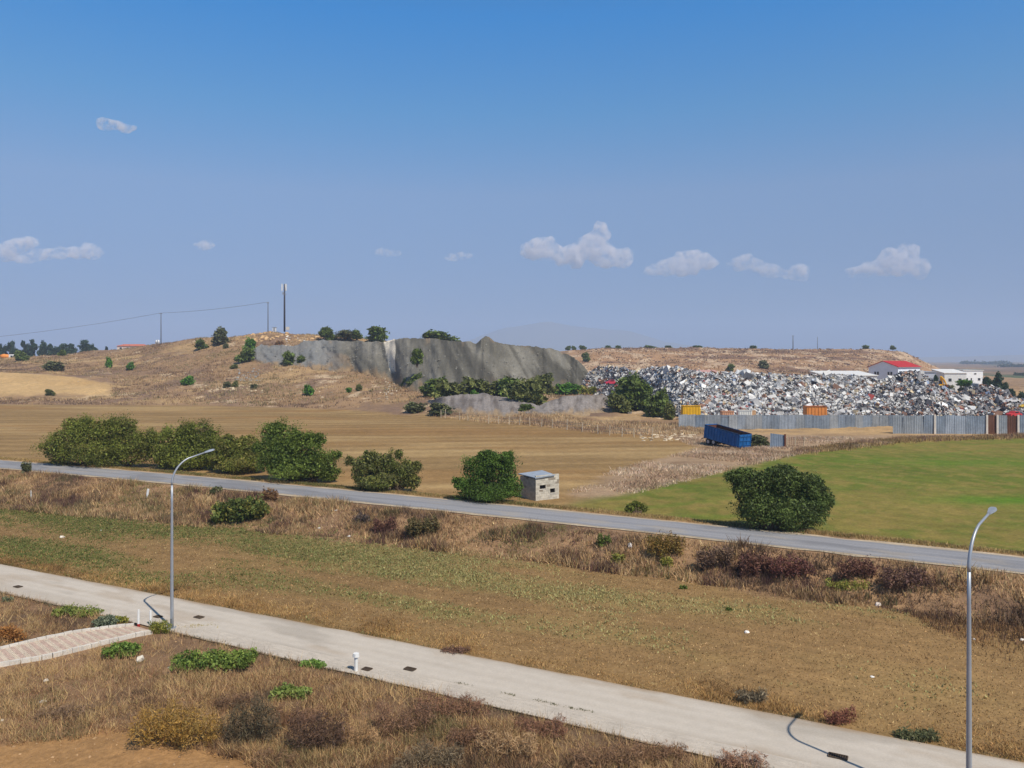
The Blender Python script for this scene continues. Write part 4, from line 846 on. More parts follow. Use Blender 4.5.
# ------------------------------------------------------------------ poles, mast and wires
def pole(label, px, top, bot, d, r, m_=M_polew, cross=0., cat='power pole', name='utility_pole'):
    b = at_px(px, bot, d); Hh = (bot - top) * d / F; t = thing(name, label, cat, tuple(b)); m = MB(); m.tube([(0, 0, -1.5), (0, 0, Hh * .5), (0, 0, Hh)], [r, r * .85, r * .65], 8); obj('pole', m.mesh('pole', m_, True), t)
    if cross:
        sheetbox('crossarm', m_, t, (0, -r * .8, Hh - .35, cross, .14, .16))
        for x in (-.45, 0, .45): q = MB(); q.tube([(x * cross, -r * .8, Hh - .27), (x * cross, -r * .8, Hh + .02)], [.07, .04], 6); obj('insulator', q.mesh('insulator', M_white), t)
    return b + np.array([0, 0, Hh])
p1 = pole('dark wooden power pole carrying wires on the left slope', 161, 313, 343, 392, .22, cross=1.5)
p2 = pole('thin dark pole left of the antenna mast', 268, 302, 332, 362, .2, cross=1.)
p3 = pole('distant dark pole on the mesa rim', 793, 335.5, 350, 598, .34, cross=2.)
pole('fainter distant pole right of the one on the mesa rim', 817.5, 337, 350, 640, .2)
def wire(label, pairs, sag):
    m = MB()
    for a, b in pairs:
        a = np.array(a); b = np.array(b); tt_ = np.linspace(0, 1, 15); p = a + (b - a) * tt_[:, None]; p[:, 2] -= sag * 4 * tt_ * (1 - tt_); m.tube(p, .022, 4)
    obj('power_line', m.mesh('power_line', M_wire), None, None, label=label, cat='power line')
pL = at_px(-190, 345, 500)
wire('sagging power lines running left from the wooden pole', [(p1 + (x, -.2, 0), pL + (x, 0, 0)) for x in (-.65, 0, .65)], 5.)
wire('power lines running from the wooden pole to the thin pole', [(p1 + (x, -.2, 0), p2 + (x * .7, -.2, 0)) for x in (-.65, 0, .65)], .8)
b = at_px(284.5, 329.5, 356); Hh = (329.5 - 284) * 356 / F; t = thing('antenna_mast', 'tall dark antenna mast with white panel antennas on the hilltop', 'antenna mast', tuple(b))
m = MB(); m.tube([(0, 0, -1), (0, 0, Hh * .7), (0, 0, Hh)], [.42, .36, .22], 10); obj('pole', m.mesh('pole', mat('mast_grey', S(74, 72, 80), .7), True), t)
for ax_ in (-.95, .85, .05):
    dy = -.5 if ax_ != .05 else .8
    an = sheetbox('antenna', M_white, t, (ax_, dy, Hh - 1.5, .5, .3, 3.0)); sheetbox('bracket', M_galv, an, (ax_ * .5, dy * .5, Hh - .8, abs(ax_) + .1, .1, .1), (ax_ * .5, dy * .5, Hh - 2.3, abs(ax_) + .1, .1, .1))
sheetbox('radio_unit', M_galv, t, (-.6, -.3, Hh - 4.2, .5, .4, .9), (.5, -.3, Hh - 4.6, .45, .4, .8)); sheetbox('base_cabinet', M_conc2, t, (1.3, .4, .5, 1.4, 1., 1.4))

# ------------------------------------------------------------------ blue trailer
Nn = np.array([32.5, 115.]); dl = np.array([-.514, .857]); dr_ = np.array([.857, .514]); Lt, Wt = 7.0, 2.5
t = thing('tipper_trailer', 'blue ribbed open trailer tilted down at one end beside the scrap yard', 'trailer', (Nn[0], Nn[1], float(zf(*Nn)) + .1), math.atan2(dl[1], dl[0]))
# local: x along the side to the far left end, y = -(to the right)
tilt = math.atan(.95 / Lt); Rt = np.array([[math.cos(tilt), 0, -math.sin(tilt)], [0, 1, 0], [math.sin(tilt), 0, math.cos(tilt)]])
def tb(m, cx, cy, cz, sx, sy, sz, c=None): return m.box(*(Rt @ np.array([cx, cy, cz])), sx, sy, sz, 0, c, Rt)
Hb = 1.85
m = MB(); tb(m, Lt / 2, -.04, .15 + Hb / 2, Lt, .07, Hb); tb(m, Lt / 2, -Wt + .04, .15 + Hb / 2, Lt, .07, Hb); tb(m, .035, -Wt / 2, .15 + Hb / 2, .07, Wt - .15, Hb); tb(m, Lt - .035, -Wt / 2, .15 + Hb / 2, .07, Wt - .15, Hb + .25); obj('body', m.mesh('body', M_blue), t)
for i in range(12):
    m = MB(); tb(m, .3 + i * (Lt - .6) / 11, .035, .15 + Hb / 2, .12, .08, Hb * .92); obj('rib', m.mesh('rib', M_blue), t)
m = MB(); 
for q in (.3, .95, 1.6): tb(m, -.035, -Wt / 2, .15 + q, .08, Wt - .1, .1)
for q in (.1, .9, 1.6, 2.4): tb(m, -.045, -q, .15 + Hb / 2, .06, .1, Hb * .95)
obj('tailgate_frame', m.mesh('tailgate_frame', M_blue), t)
m = MB(); tb(m, Lt / 2, -Wt / 2, .2, Lt - .16, Wt - .16, .1); tb(m, Lt / 2, -Wt + .1, .15 + Hb / 2, Lt - .2, .04, Hb - .06); tb(m, Lt - .1, -Wt / 2, .15 + Hb / 2, .04, Wt - .24, Hb); obj('lining', m.mesh('lining', M_rust), t)
m = MB(); tb(m, Lt / 2, -.02, .15 + Hb + .04, Lt, .14, .1); tb(m, Lt / 2, -Wt + .02, .15 + Hb + .04, Lt, .14, .1); obj('top_rail', m.mesh('top_rail', mat('dark_blue', S(34, 62, 96), .6, noises=((2, .2, 3),))), t)
m = MB(); tb(m, Lt / 2, -.7, 0.02, Lt, .16, .26); tb(m, Lt / 2, -1.8, .02, Lt, .16, .26); obj('chassis', m.mesh('chassis', M_dark), t)
for x in (Lt - 1.0, Lt - 2.1):
    for y in (-.18, -Wt + .18):
        m = MB(); m.tube([(x, y - .15, .5), (x, y + .15, .5)], .5, 16); q = obj('wheel', m.mesh('wheel', M_dark), t); m = MB(); m.tube([(x, y - .17, .5), (x, y + .17, .5)], .26, 12); obj('rim', m.mesh('rim', M_galv), q)
m = MB(); m.tube([(Lt + .1, -.8, 1.0), (Lt + 1.6, -Wt / 2, .7)], .07, 6).tube([(Lt + .1, -1.7, 1.0), (Lt + 1.6, -Wt / 2, .7)], .07, 6); obj('drawbar', m.mesh('drawbar', M_rust), t)
P0 = rng.uniform(0, 1, (60, 3)) * (Lt - 1., Wt - .6, .25) + (.5, -Wt + .3, .3); P0 = P0 @ Rt.T
v, c, f = scrap_boxes(P0, rng.uniform(.1, .5, (60, 3)), np.array([S(120, 84, 62), S(150, 120, 96), S(84, 70, 60)])[rng.integers(0, 3, 60)]); o = obj('trailer_load', mesh_np('trailer_load', v, f, c, M_scrap), None, None, label='rusty scrap lying inside the blue trailer', cat='scrap load', kind='stuff'); o.location = t.location; o.rotation_euler = t.rotation_euler
# zinc sheet and gate posts right of the trailer
b = gp(777, 447.5); t = thing('zinc_screen', 'single grey zinc sheet screen right of the trailer with a rusty end post', 'fence', tuple(b))
o = obj('sheet', zinc_panel(2.1, 2.0, S(128, 140, 154), 8, -.12), t, (0, 0, 0)); o.rotation_euler = (0, .02, .05)
sheetbox('post', M_rust, t, (1.15, -.1, .95, .2, .2, 2.1))
b = gp(795, 447); t = thing('wire_gate', 'flimsy wire gate standing between the zinc screen and the weeds', 'gate', tuple(b))
for x in (-1.2, 0., 1.3): m = MB(); m.tube([(x, 0, -.3), (x + .05, 0, 1.5)], .06, 6); obj('post', m.mesh('post', M_wood), t)
m = MB()
for z in (.3, .6, .9, 1.2, 1.45): m.tube([(-1.2, 0, z), (0, .02, z - .04), (1.3, 0, z + .03)], .018, 4)
for x in np.linspace(-1.1, 1.2, 9): m.tube([(x, 0, .2), (x, 0, 1.45)], .014, 4)
obj('wire', m.mesh('wire', M_rust), t)
b = gp(902, 431.5); t = thing('rusty_drum', 'rusty cylindrical tank with a tan end lying where the two zinc fences meet', 'tank', tuple(b))
m = MB(); m.tube([(0, -.55, .85), (.9, 1.2, .85)], .85, 16); obj('shell', m.mesh('shell', M_rust, False), t); m = MB(); m.tube([(-.01, -.57, .85), (-.03, -.61, .85)], [.8, .74], 16); obj('end_cap', m.mesh('end_cap', mat('tan_rust', S(186, 140, 92), .8, noises=((2, .2, 3),))), t)
b = gp(912, 431); t = thing('rusty_beam', 'dark rusty beam propped against the fence beside the cylindrical tank', 'beam', tuple(b)); m = MB(); m.box(0, 0, .75, 2.2, .16, .22, .1).box(-.9, 0, .35, .14, .14, .7).box(.8, .1, .35, .14, .14, .7).box(0, 0, .6, 2.2, .05, .12, .1); obj('steel', m.mesh('steel', M_rust), t)

# ------------------------------------------------------------------ stake fence along the stubble field
stk = [(441,418),(445,418.5),(459.5,420),(468,421),(488.5,423.5),(498.6,424),(509,424.5),(519.5,425),(530,426),(541.5,427),(552.5,428.5),(567,430),(582,432),(598,434),(609.5,435.5),(622,436.5),(634,437.5),(652,439)]
b0 = gp(441, 418); t = thing('stake_fence', 'row of pale wooden stakes with wire along the far edge of the stubble field', 'fence', tuple(b0)); pts = []
for px, py in stk:
    b = gp(px, py); h = rng.uniform(1.5, 2.0); m = MB(); lx, ly = rng.normal(0, .08, 2); q = b - b0
    m.tube([q - (0, 0, .3), q + (lx, ly, h)], [.1, .075], 6); obj('stake', m.mesh('stake', M_wood), t); pts.append(q + (0, 0, 0))
m = MB()
for z in (.55, 1.1, 1.4): m.tube([p + np.array([0, 0, z]) for p in pts], .018, 4)
obj('wire', m.mesh('wire', M_wire), t)

# ------------------------------------------------------------------ cement block hut
Nh = np.array([(535.7 - 512) / F * 73, 73.]); e1 = np.array([2.22, 1.4]) / 2.625; e2 = np.array([-e1[1], e1[0]]); zb = float(zf(*Nh, False)) - .03; Lw, Hl, Hr = 2.62, 2.02, 2.3
t = thing('block_hut', 'small grey cement block hut with a flat sheet roof beside the asphalt road', 'hut', (Nh[0], Nh[1], zb), math.atan2(e1[1], e1[0]))
V, Fq, Cq, nb_ = [], [], [], 0
m = MB(); bh, bl = .2, .4; wins = [(.45, 1.12, 1.03, 1.42), (1.62, 2.15, .58, .9)]
def blk(m, side, x0, x1, z0, z1):
    c = S(196, 187, 170) * rng.uniform(.8, 1.08) if rng.random() > .06 else S(150, 138, 122); g = .008; pr = rng.uniform(0, .014)
    if side == 0: m.box((x0 + x1) / 2, .075 - pr / 2, (z0 + z1) / 2, x1 - x0 - g, .15 + pr, z1 - z0 - g, 0, c)
    else: m.box(.075 - pr / 2, (x0 + x1) / 2, (z0 + z1) / 2, .15 + pr, x1 - x0 - g, z1 - z0 - g, 0, c * .96)
for side in (0, 1):
    top = Hr if side == 0 else Hl
    for r_ in range(int(top / bh) + 1):
        z0 = r_ * bh; z1 = min(z0 + bh, top); x = -(r_ % 2) * bl / 2 + (.16 if side else 0)
        if z1 - z0 < .03: continue
        while x < Lw - .02:
            x0, x1 = max(x, .16 if side else 0), min(x + bl, Lw); x += bl
            if x1 - x0 < .05: continue
            seg = [(x0, x1)]
            if side == 0:
                for wx0, wx1, wz0, wz1 in wins:
                    if z1 > wz0 + .05 and z0 < wz1 - .05: seg = [q for a_, b_ in seg for q in ((a_, min(b_, wx0)), (max(a_, wx1), b_)) if q[1] - q[0] > .03]
            for a_, b_ in seg: blk(m, side, a_, b_, z0, z1)
o = obj('block_courses', m.mesh('block_courses', M_block), t); o['kind'] = 'stuff'
sheetbox('back_wall', M_conc2, t, (Lw - .08, Lw / 2 + .02, 1.0, .15, Lw - .4, 2.0), (Lw / 2, Lw - .08, .98, Lw - .2, .15, 1.96)); sheetbox('mortar', M_conc2, t, (.1, Lw / 2 + .1, .98, .1, Lw - .3, 1.94))
sheetbox('floor', M_void, t, (Lw / 2, Lw / 2, .05, Lw - .4, Lw - .4, .06))
m = MB(); V = [(-.16, -.14, Hl + .06), (Lw * .78, -.14, Hr - .1), (Lw - .06, Lw + .1, Hr - .06), (-.16, Lw + .1, Hl + .1)]; V += [(x, y, z + .09) for x, y, z in V]
m.add(V, [(3, 2, 1, 0), (4, 5, 6, 7), (0, 1, 5, 4), (1, 2, 6, 5), (2, 3, 7, 6), (3, 0, 4, 7)]); obj('roof_sheet', m.mesh('roof_sheet', mat('roof_zinc', S(150, 158, 168), .6, noises=((1.2, .15, 4), (1., .1, 2, (6, .4, 1), .5)))), t)
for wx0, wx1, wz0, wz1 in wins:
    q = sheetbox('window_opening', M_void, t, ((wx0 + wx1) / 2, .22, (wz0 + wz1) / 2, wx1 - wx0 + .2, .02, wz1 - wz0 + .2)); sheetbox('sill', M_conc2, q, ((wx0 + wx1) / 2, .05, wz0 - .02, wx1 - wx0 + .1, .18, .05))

# ------------------------------------------------------------------ street lamps
def lamp(label, X, Y):
    t = thing('street_lamp', label, 'street lamp', (X, Y, -.02), 0, 'street lamps along the concrete lane'); ad = np.array([.75, .66, 0]); ad /= np.linalg.norm(ad)
    m = MB(); zs = np.linspace(0, 7.5, 9); m.tube([(0, 0, z) for z in zs], np.linspace(.092, .056, 9), 14)
    obj('pole', m.mesh('pole', M_galv, True), t)
    pts = [np.array([0, 0, 7.48])]
    for q in np.linspace(0, 1, 12)[1:]:
        a = q * math.radians(68); pts.append(np.array([0, 0, 7.5]) + ad * (1 - math.cos(a)) * 1.35 + np.array([0, 0, math.sin(a) * 1.42]))
    pts.append(pts[-1] + ad * .95 + np.array([0, 0, .26]))
    m = MB(); m.tube(pts, np.linspace(.06, .038, len(pts)), 10); obj('arm', m.mesh('arm', M_galv, True), t)
    e = pts[-1]; an = math.atan2(ad[1], ad[0]); h = MB(); sl_ = math.radians(14)
    Rz = np.array([[math.cos(an), -math.sin(an), 0], [math.sin(an), math.cos(an), 0], [0, 0, 1]]); Ry = np.array([[math.cos(sl_), 0, -math.sin(sl_)], [0, 1, 0], [math.sin(sl_), 0, math.cos(sl_)]]); R_ = Rz @ Ry
    prof = [(-.1, .05, .04), (.03, .08, .05), (.2, .12, .06), (.36, .11, .05), (.44, .05, .03)]; V = []
    for x, yw, zh in prof: V += [e + R_ @ np.array(p) for p in ((x, -yw, -.02), (x, yw, -.02), (x, yw * .8, zh), (x, -yw * .8, zh))]
    n = len(prof); h.add(V, [(0, 3, 2, 1), tuple(4 * (n - 1) + k for k in range(4))] + [(4 * i + k, 4 * i + (k + 1) % 4, 4 * i + 4 + (k + 1) % 4, 4 * i + 4 + k) for i in range(n - 1) for k in range(4)])
    hd = obj('lamp_head', h.mesh('lamp_head', M_galv), t); g = MB(); g.box(*(e + R_ @ np.array([.2, 0, -.033])), .26, .16, .025, 0, None, R_); obj('lens', g.mesh('lens', M_glass), hd)
    sheetbox('base_plate', M_galv, t, (0, 0, .02, .36, .36, .04)); d_ = sheetbox('service_door', mat('door_grey', S(150, 154, 158), .5), t, (0, -.1, .75, .09, .03, .45))
    for sx in (-1, 1):
        for sy in (-1, 1): q = MB(); q.tube([(sx * .13, sy * .13, .03), (sx * .13, sy * .13, .1)], .02, 6); obj('bolt', q.mesh('bolt', M_galv), t)
lamp('tall curved street lamp standing at the corner of the paved footpath', -17.77, 41.8)
lamp('tall curved street lamp near the right edge with its foot out of frame', 14.12, 24.72)

# ------------------------------------------------------------------ footpath, kerbs, pavers, drains
def poly_at(A, t):
    L = np.r_[0, np.cumsum(np.hypot(*np.diff(A, axis=0).T))]; t = np.asarray(t) * L[-1]
    return np.stack([np.interp(t, L, A[:, 0]), np.interp(t, L, A[:, 1])], -1)
n = 60; tq = np.linspace(0, 1, n); U_ = poly_at(PU, tq); L_ = poly_at(PL, tq)
V = np.concatenate([np.c_[U_, np.full(n, .05)], np.c_[L_, np.full(n, .05)]]); i = np.arange(n - 1)
fp = struct('footpath', mesh_np('footpath', V, np.stack([n + i, n + i + 1, i + 1, i], -1), None, M_verge), 'narrow footpath of pink and beige striped pavers meeting the lane')
rws, cls = 11, 150; PV = []; PCc = []; 
for a in range(cls):
    for b in range(rws):
        sh_ = .5 * (a % 2); t0, t1 = (a + .04) / cls, (a + .96) / cls; v0, v1 = np.clip((b + .04 + sh_ - .25) / rws, .0, 1), np.clip((b + .96 + sh_ - .25) / rws, 0, 1)
        if v1 - v0 < .03: continue
        sk = lambda t, v: poly_at(PU, np.clip(t + .010 * v, 0, 1)) * (1 - v) + poly_at(PL, np.clip(t + .010 * v, 0, 1)) * v
        q = [sk(t0, v0), sk(t1, v0), sk(t1, v1), sk(t0, v1)]; hz = .07 + rng.uniform(-.006, .006)
        PV += [(*p, .045) for p in q] + [(*p, hz + rng.uniform(-.002, .002)) for p in q]
        c = (S(190, 164, 146) if (a // 3) % 2 else S(200, 182, 160)) * rng.uniform(.9, 1.08); PCc += [c] * 8
PV = np.array(PV); k8 = np.arange(len(PV) // 8) * 8
o = obj('pavers', mesh_np('pavers', PV, (k8[:, None, None] + np.array([(7, 6, 5, 4), (0, 1, 5, 4), (1, 2, 6, 5), (2, 3, 7, 6), (3, 0, 4, 7)])[None]).reshape(-1, 4), np.array(PCc), M_paver), fp); o['kind'] = 'stuff'
for A, sg, cnt in ((PU, 1, 26), (PL, -1, 26)):
    for a in range(cnt):
        p0, p1 = poly_at(A, (a + .02) / cnt), poly_at(A, (a + .98) / cnt); e = p1 - p0; L = float(np.hypot(*e)); nn = np.array([-e[1], e[0]]) / L * sg; c = (p0 + p1) / 2 + nn * .09
        m = MB(); m.box(0, 0, .03, L, .17, .28, 0); o = obj('kerb_stone', m.mesh('kerb_stone', M_conc2), fp, (c[0], c[1], .0 + rng.normal(0, .008))); o.rotation_euler = (rng.normal(0, .02), rng.normal(0, .012), math.atan2(e[1], e[0]))
lane = bpy.data.objects['concrete_road']
# ribbed paver strip on the near side of the lane
PV, PCc = [], []; sd_ = np.array([1, -.531]) / math.hypot(1, .531); nv = np.array([-sd_[1], sd_[0]])
x0 = np.array([-24., lane_near(-24.)]); tot = 46.
for a in range(int(tot / .4)):
    for b in range(10):
        s0 = a * .4 + .2 * (b % 2); p = x0 + sd_ * s0 + nv * (.06 + b * .115)
        q = [p, p + sd_ * .393, p + sd_ * .393 + nv * .109, p + nv * .109]; hz = .008 + rng.uniform(-.0015, .0015)
        PV += [(*v, -.01) for v in q] + [(*v, hz + rng.uniform(-.0007, .0007)) for v in q]; PCc += [S(190, 178, 162) * rng.uniform(.93, 1.05)] * 8
PV = np.array(PV); k8 = np.arange(len(PV) // 8) * 8
o = obj('paver_strip', mesh_np('paver_strip', PV, (k8[:, None, None] + np.array([(7, 6, 5, 4), (0, 1, 5, 4), (1, 2, 6, 5), (2, 3, 7, 6), (3, 0, 4, 7)])[None]).reshape(-1, 4), np.array(PCc), M_paver), lane); o['kind'] = 'stuff'
M_iron = mat('dark_iron', S(84, 70, 56), .8, noises=((6, .3, 3),))
for px, py, L, lb in [(838,757,.62,'dark rectangular drain grate near the right lamp shadow'),(410,669.5,.5,'dark drain grate on the lane right of the short white post'),(367,669.5,.4,'small drain grate just right of the short white post'),(18,587,.5,'dark drain grate at the left edge of the lane'),(158,617,.42,'dark drain grate left of the lamp foot'),(199,617.5,.5,'drain grate right of the lamp foot')]:
    b = flatp(px, py); t = thing('drain_grate', lb, 'drain grate', (b[0], b[1], .022), math.atan2(sd_[1], sd_[0]), 'drain grates in the lane')
    sheetbox('frame', M_iron, t, (0, .15, .01, L, .04, .03), (0, -.15, .01, L, .04, .03), (L / 2, 0, .01, .04, .26, .03), (-L / 2, 0, .01, .04, .26, .03))
    sheetbox('pit', M_void, t, (0, 0, -.004, L - .05, .25, .012))
    m = MB(); nb_ = int(L / .07)
    for i in range(1, nb_): m.box(-L / 2 + i * L / nb_, 0, .01, .022, .26, .024)
    obj('bar', m.mesh('bar', M_iron), t)
# marker posts
def marker(label, px, py, h, red=False, r=.055, cap=False, lean=0.):
    b = gp(px, py) if py < 560 else np.array([*flatp(px, py), -.02]); t = thing('marker_post', label, 'post', tuple(b)); m = MB(); m.tube([(0, 0, -.2), (lean * .5, 0, h * .5), (lean, 0, h)], [r, r, r * .95], 8); obj('post', m.mesh('post', M_white, False), t)
    if red: m = MB(); m.tube([(0, -.0, .0), (0, 0, .16)], r * 1.25, 8); obj('red_foot', m.mesh('red_foot', M_red), t)
    if cap: m = MB(); m.tube([(lean, 0, h - .14), (lean, 0, h + .02)], [r * 1.9, r * 1.7], 8); obj('cap', m.mesh('cap', M_white), t)
marker('white post with a red foot at the end of the footpath, farther from the lamp', 138.5, 626.5, .9, True, .06)
marker('plain white post between the red-footed post and the lamp', 150.5, 625, .78, False, .06)
marker('short white post with a wider top on the near edge of the lane', 356, 671, .8, False, .08, True)
marker('leaning white stub post on the embankment left of the lamp', 147, 499, .75, False, .11, False, .12)
marker('thin white stake low on the embankment at the far left', 31, 503, 1.1, False, .035)
# stones and litter
def stone(label, px, py, wpx, col, flat=.6, name='stone', cat='stone'):
    b = gp(px, py) ; k = b[1] / F; v, c, f = rocks(np.array([[0, 0, wpx * k * .12]]), np.array([wpx * k * .9]), np.array(col), flat=flat)
    obj(name, mesh_np(name, v, f, c, M_rock), None, tuple(b), label=label, cat=cat)
for a in [('white flat slab of stone lying below the right end of the footpath',140,662,13,S(214,204,186)),('pale stone among dry weeds left of the white slab',46,679,7,S(206,194,176)),('small pale stone in the dry weeds at lower left',43,701,6,S(210,200,184)),('pale stone at the left frame edge in the weeds',2,721,5,S(206,196,180)),
  ('small white stone right of the white slab',169,669,4,S(216,206,192)),('little white stone beside the big green weed patch',231,670,4,S(216,208,196)),('white stone in the right part of the brown field',747,633,5,S(222,212,200)),('white lump in the middle of the brown field near the lane',872,678,4.5,S(232,226,216)),('broken white pieces near the embankment in the brown field',878,605,8,S(216,200,184)),
  ('white lump at the right frame edge of the brown field',1022,641,5,S(228,220,208)),('small white stone behind the right lamp pole',974,640,4,S(220,210,198)),('pale stone in the left part of the field',62,538,6,S(206,194,176)),('tiny white stone in the left green part of the field',101,531,3.5,S(220,214,204)),
  ('white stone on the embankment above the stub post',110,486,4,S(230,226,220)),('white stone on the embankment left of the brown bush',336,512,4,S(228,220,210)),('small white lump in the field below the embankment',319,529,3.5,S(226,220,210)),('white lump in the field left of the brown bush',349,536,3.5,S(226,220,210)),('white stone by the weeds below the white boulder',669,568,4,S(220,208,196))]: stone(*a)
stone('white boulder with a dark notch on the embankment left of the orange bush', 630, 546, 9, S(232, 226, 220), .95)

# ------------------------------------------------------------------ individual bushes on the embankment and in the foreground
def bush(label, px, py, wpx, hpx, cols, n=1500, leaf=.16, asp=.3, name='bush', cat='bush', up=.4, group=None, lob=7, flat=False):
    b = gp(px, py); k = b[1] / F; W, Hh = wpx * k, hpx * k; t = thing(name, label, cat, tuple(b - (0, 0, .05)), 0, group); lobes = []
    for q in range(lob):
        x = (q + .5) / lob - .5; lobes.append((x * W * .84, rng.uniform(-.2, .2) * W * .5, Hh * rng.uniform(.28, .52), W * .5 / lob * 2.1, W * .26, Hh * rng.uniform(.36, .5)))
    V, C, Q_ = crown(lobes, n, leaf, asp, cols, clumps=10, up=up, zmin=.0, cl_r=.45)
    obj('crown', mesh_np('crown', V, Q_, C, M_dry if any(cols is g_ for g_ in (G_BROWN, G_MAROON)) else M_leaf), t)
    obj('stem', stems([(l[0] * .4, l[1] * .3, 0) for l in lobes], lobes, .02 + .004 * W).mesh('stem', M_bark), t); return t
bush('green caper bush with yellowish leaves on the embankment right of the lamp', 240, 521, 56, 27, [S(76, 88, 40), S(96, 106, 50), S(136, 130, 62)], 3200, .2, .6, lob=6)
bush('straw brown dead bush at the roadside above the caper bush', 270, 502, 16, 15, G_BROWN, 900, .2, .2)
bush('dull green roadside bush on the embankment left of the caper bush', 216, 494, 13, 11, G_DULL, 600, .18)
bush('tall wispy green weed at the far left roadside', 26, 473, 10, 14, G_DULL, 400, .3, .2)
bush('olive brown bush in the middle of the embankment', 422, 538, 36, 24, [S(104, 92, 56), S(92, 86, 54), S(118, 100, 64)], 2200, .16)
bush('dark purplish bush left of the olive brown one', 385, 530, 24, 16, G_MAROON, 1100, .15)
bush('dark grey bush low on the embankment left of the purplish one', 362, 522, 18, 12, [S(92, 80, 76), S(104, 90, 80)], 700, .15)
bush('rounded orange-olive bush on the embankment right of the white boulder', 665, 556, 40, 29, [S(132, 108, 52), S(150, 116, 58), S(112, 98, 50)], 3000, .12)
bush('small yellow-green bush left of the rounded orange-olive bush', 618, 564, 15, 14, G_YG, 700, .13)
bush('small yellow-green bush at the foot of the rounded orange-olive bush', 667, 566, 13, 13, G_YG, 700, .12)
bush('dark green weed bush above the white boulder', 604, 548, 16, 16, G_DARK, 600, .13)
bush('brownish shrub right of the rounded orange-olive bush', 715, 570, 38, 26, [S(122, 96, 80), S(108, 86, 70), S(136, 110, 84)], 2200, .13)
bush('maroon shrub in the middle of the right embankment', 755, 575, 36, 29, G_MAROON, 2400, .13)
bush('long maroon shrub with red twigs on the right embankment', 790, 577, 46, 28, [S(114, 70, 62), S(98, 64, 58), S(126, 86, 70)], 2800, .12)
bush('maroon shrub at the right end of the embankment row', 858, 578, 44, 22, G_MAROON, 2200, .12)
bush('dull purple-brown shrub ending the embankment row', 905, 586, 54, 25, [S(110, 80, 70), S(96, 70, 62), S(124, 96, 76)], 2600, .12)
bush('yellowish low weeds at the foot of the maroon shrubs', 848, 588, 44, 12, G_YG, 1000, .14, .2)
bush('dark green small weed in the field below the embankment', 683, 589, 8, 5, G_DARK, 250, .1)
bush('dark green small weed in the field right of the pale patch', 729, 611, 6, 5, G_DARK, 250, .1)
# foreground
bush('large golden dry bush in the lower left foreground', 176, 746, 88, 46, [S(166, 128, 58), S(148, 114, 58), S(180, 142, 76), S(132, 110, 58)], 9000, .10, .14, lob=6)
bush('dark grey-green dry bush right of the golden bush', 252, 742, 58, 56, [S(98, 88, 66), S(82, 76, 58), S(116, 98, 74)], 4800, .13, .09, lob=6)
bush('dark brown dry bush at the bottom between two lighter ones', 318, 752, 62, 50, [S(108, 82, 66), S(92, 72, 58), S(122, 94, 72)], 4800, .13, .09, lob=6)
bush('bright green weed patch right of the lamp foot', 216, 668, 82, 20, [S(104, 122, 52), S(122, 138, 62), S(84, 104, 46)], 3200, .10, .55, lob=8)
bush('bright green weed patch below the footpath', 123, 656, 34, 17, [S(104, 128, 52), S(118, 140, 62), S(80, 108, 44)], 2200, .09, .55, lob=5)
bush('pale straw tuft beside the lamp foot', 159, 633, 18, 18, G_YG, 900, .16, .14, up=1.2, lob=3)
bush('green weed patch in the dry weeds right of the dark bush', 290, 698, 40, 14, [S(112, 128, 60), S(128, 140, 70)], 1500, .12, .5, lob=6)
bush('small green weed patch near the lane left of the short white post', 313, 666, 26, 8, [S(104, 132, 56), S(118, 146, 66)], 800, .1, .5, lob=5)
bush('dusty blue-green weed at the end of the upper kerb', 106, 626, 22, 14, [S(108, 116, 92), S(124, 130, 104)], 900, .12, .4, lob=4)
bush('yellow-green weeds in the triangle above the footpath', 76, 615, 46, 10, [S(128, 134, 62), S(110, 122, 56)], 1300, .12, .4, lob=6)
bush('olive weed beside the dusty blue-green one', 121, 622, 14, 9, G_YG, 500, .12, .3, lob=3)
bush('rust orange dry bush at the left frame edge', 8, 641, 30, 20, [S(164, 112, 58), S(148, 98, 52), S(178, 128, 72)], 2200, .11, .2, lob=4)
bush('grey-green weed on the lane edge at the far left', 8, 601, 9, 7, [S(104, 112, 84)], 300, .12, lob=3)
bush('tall reddish dry bush on the far edge of the lane at right', 840, 722, 30, 18, [S(140, 86, 72), S(152, 104, 78), S(124, 78, 62)], 1400, .10, .15, up=.9, lob=4)
bush('grey dry bush on the far edge of the lane left of the reddish one', 752, 701, 34, 15, [S(116, 104, 82), S(132, 116, 90)], 1400, .1, .2, lob=5)
bush('dark green weeds along the far lane edge at right', 918, 738, 46, 12, [S(96, 100, 66), S(110, 108, 72)], 1500, .1, .25, lob=6)
bush('purple-brown weed patch on the far lane edge', 456, 652, 30, 9, [S(118, 88, 74), S(130, 98, 78)], 900, .1, .2, lob=5)

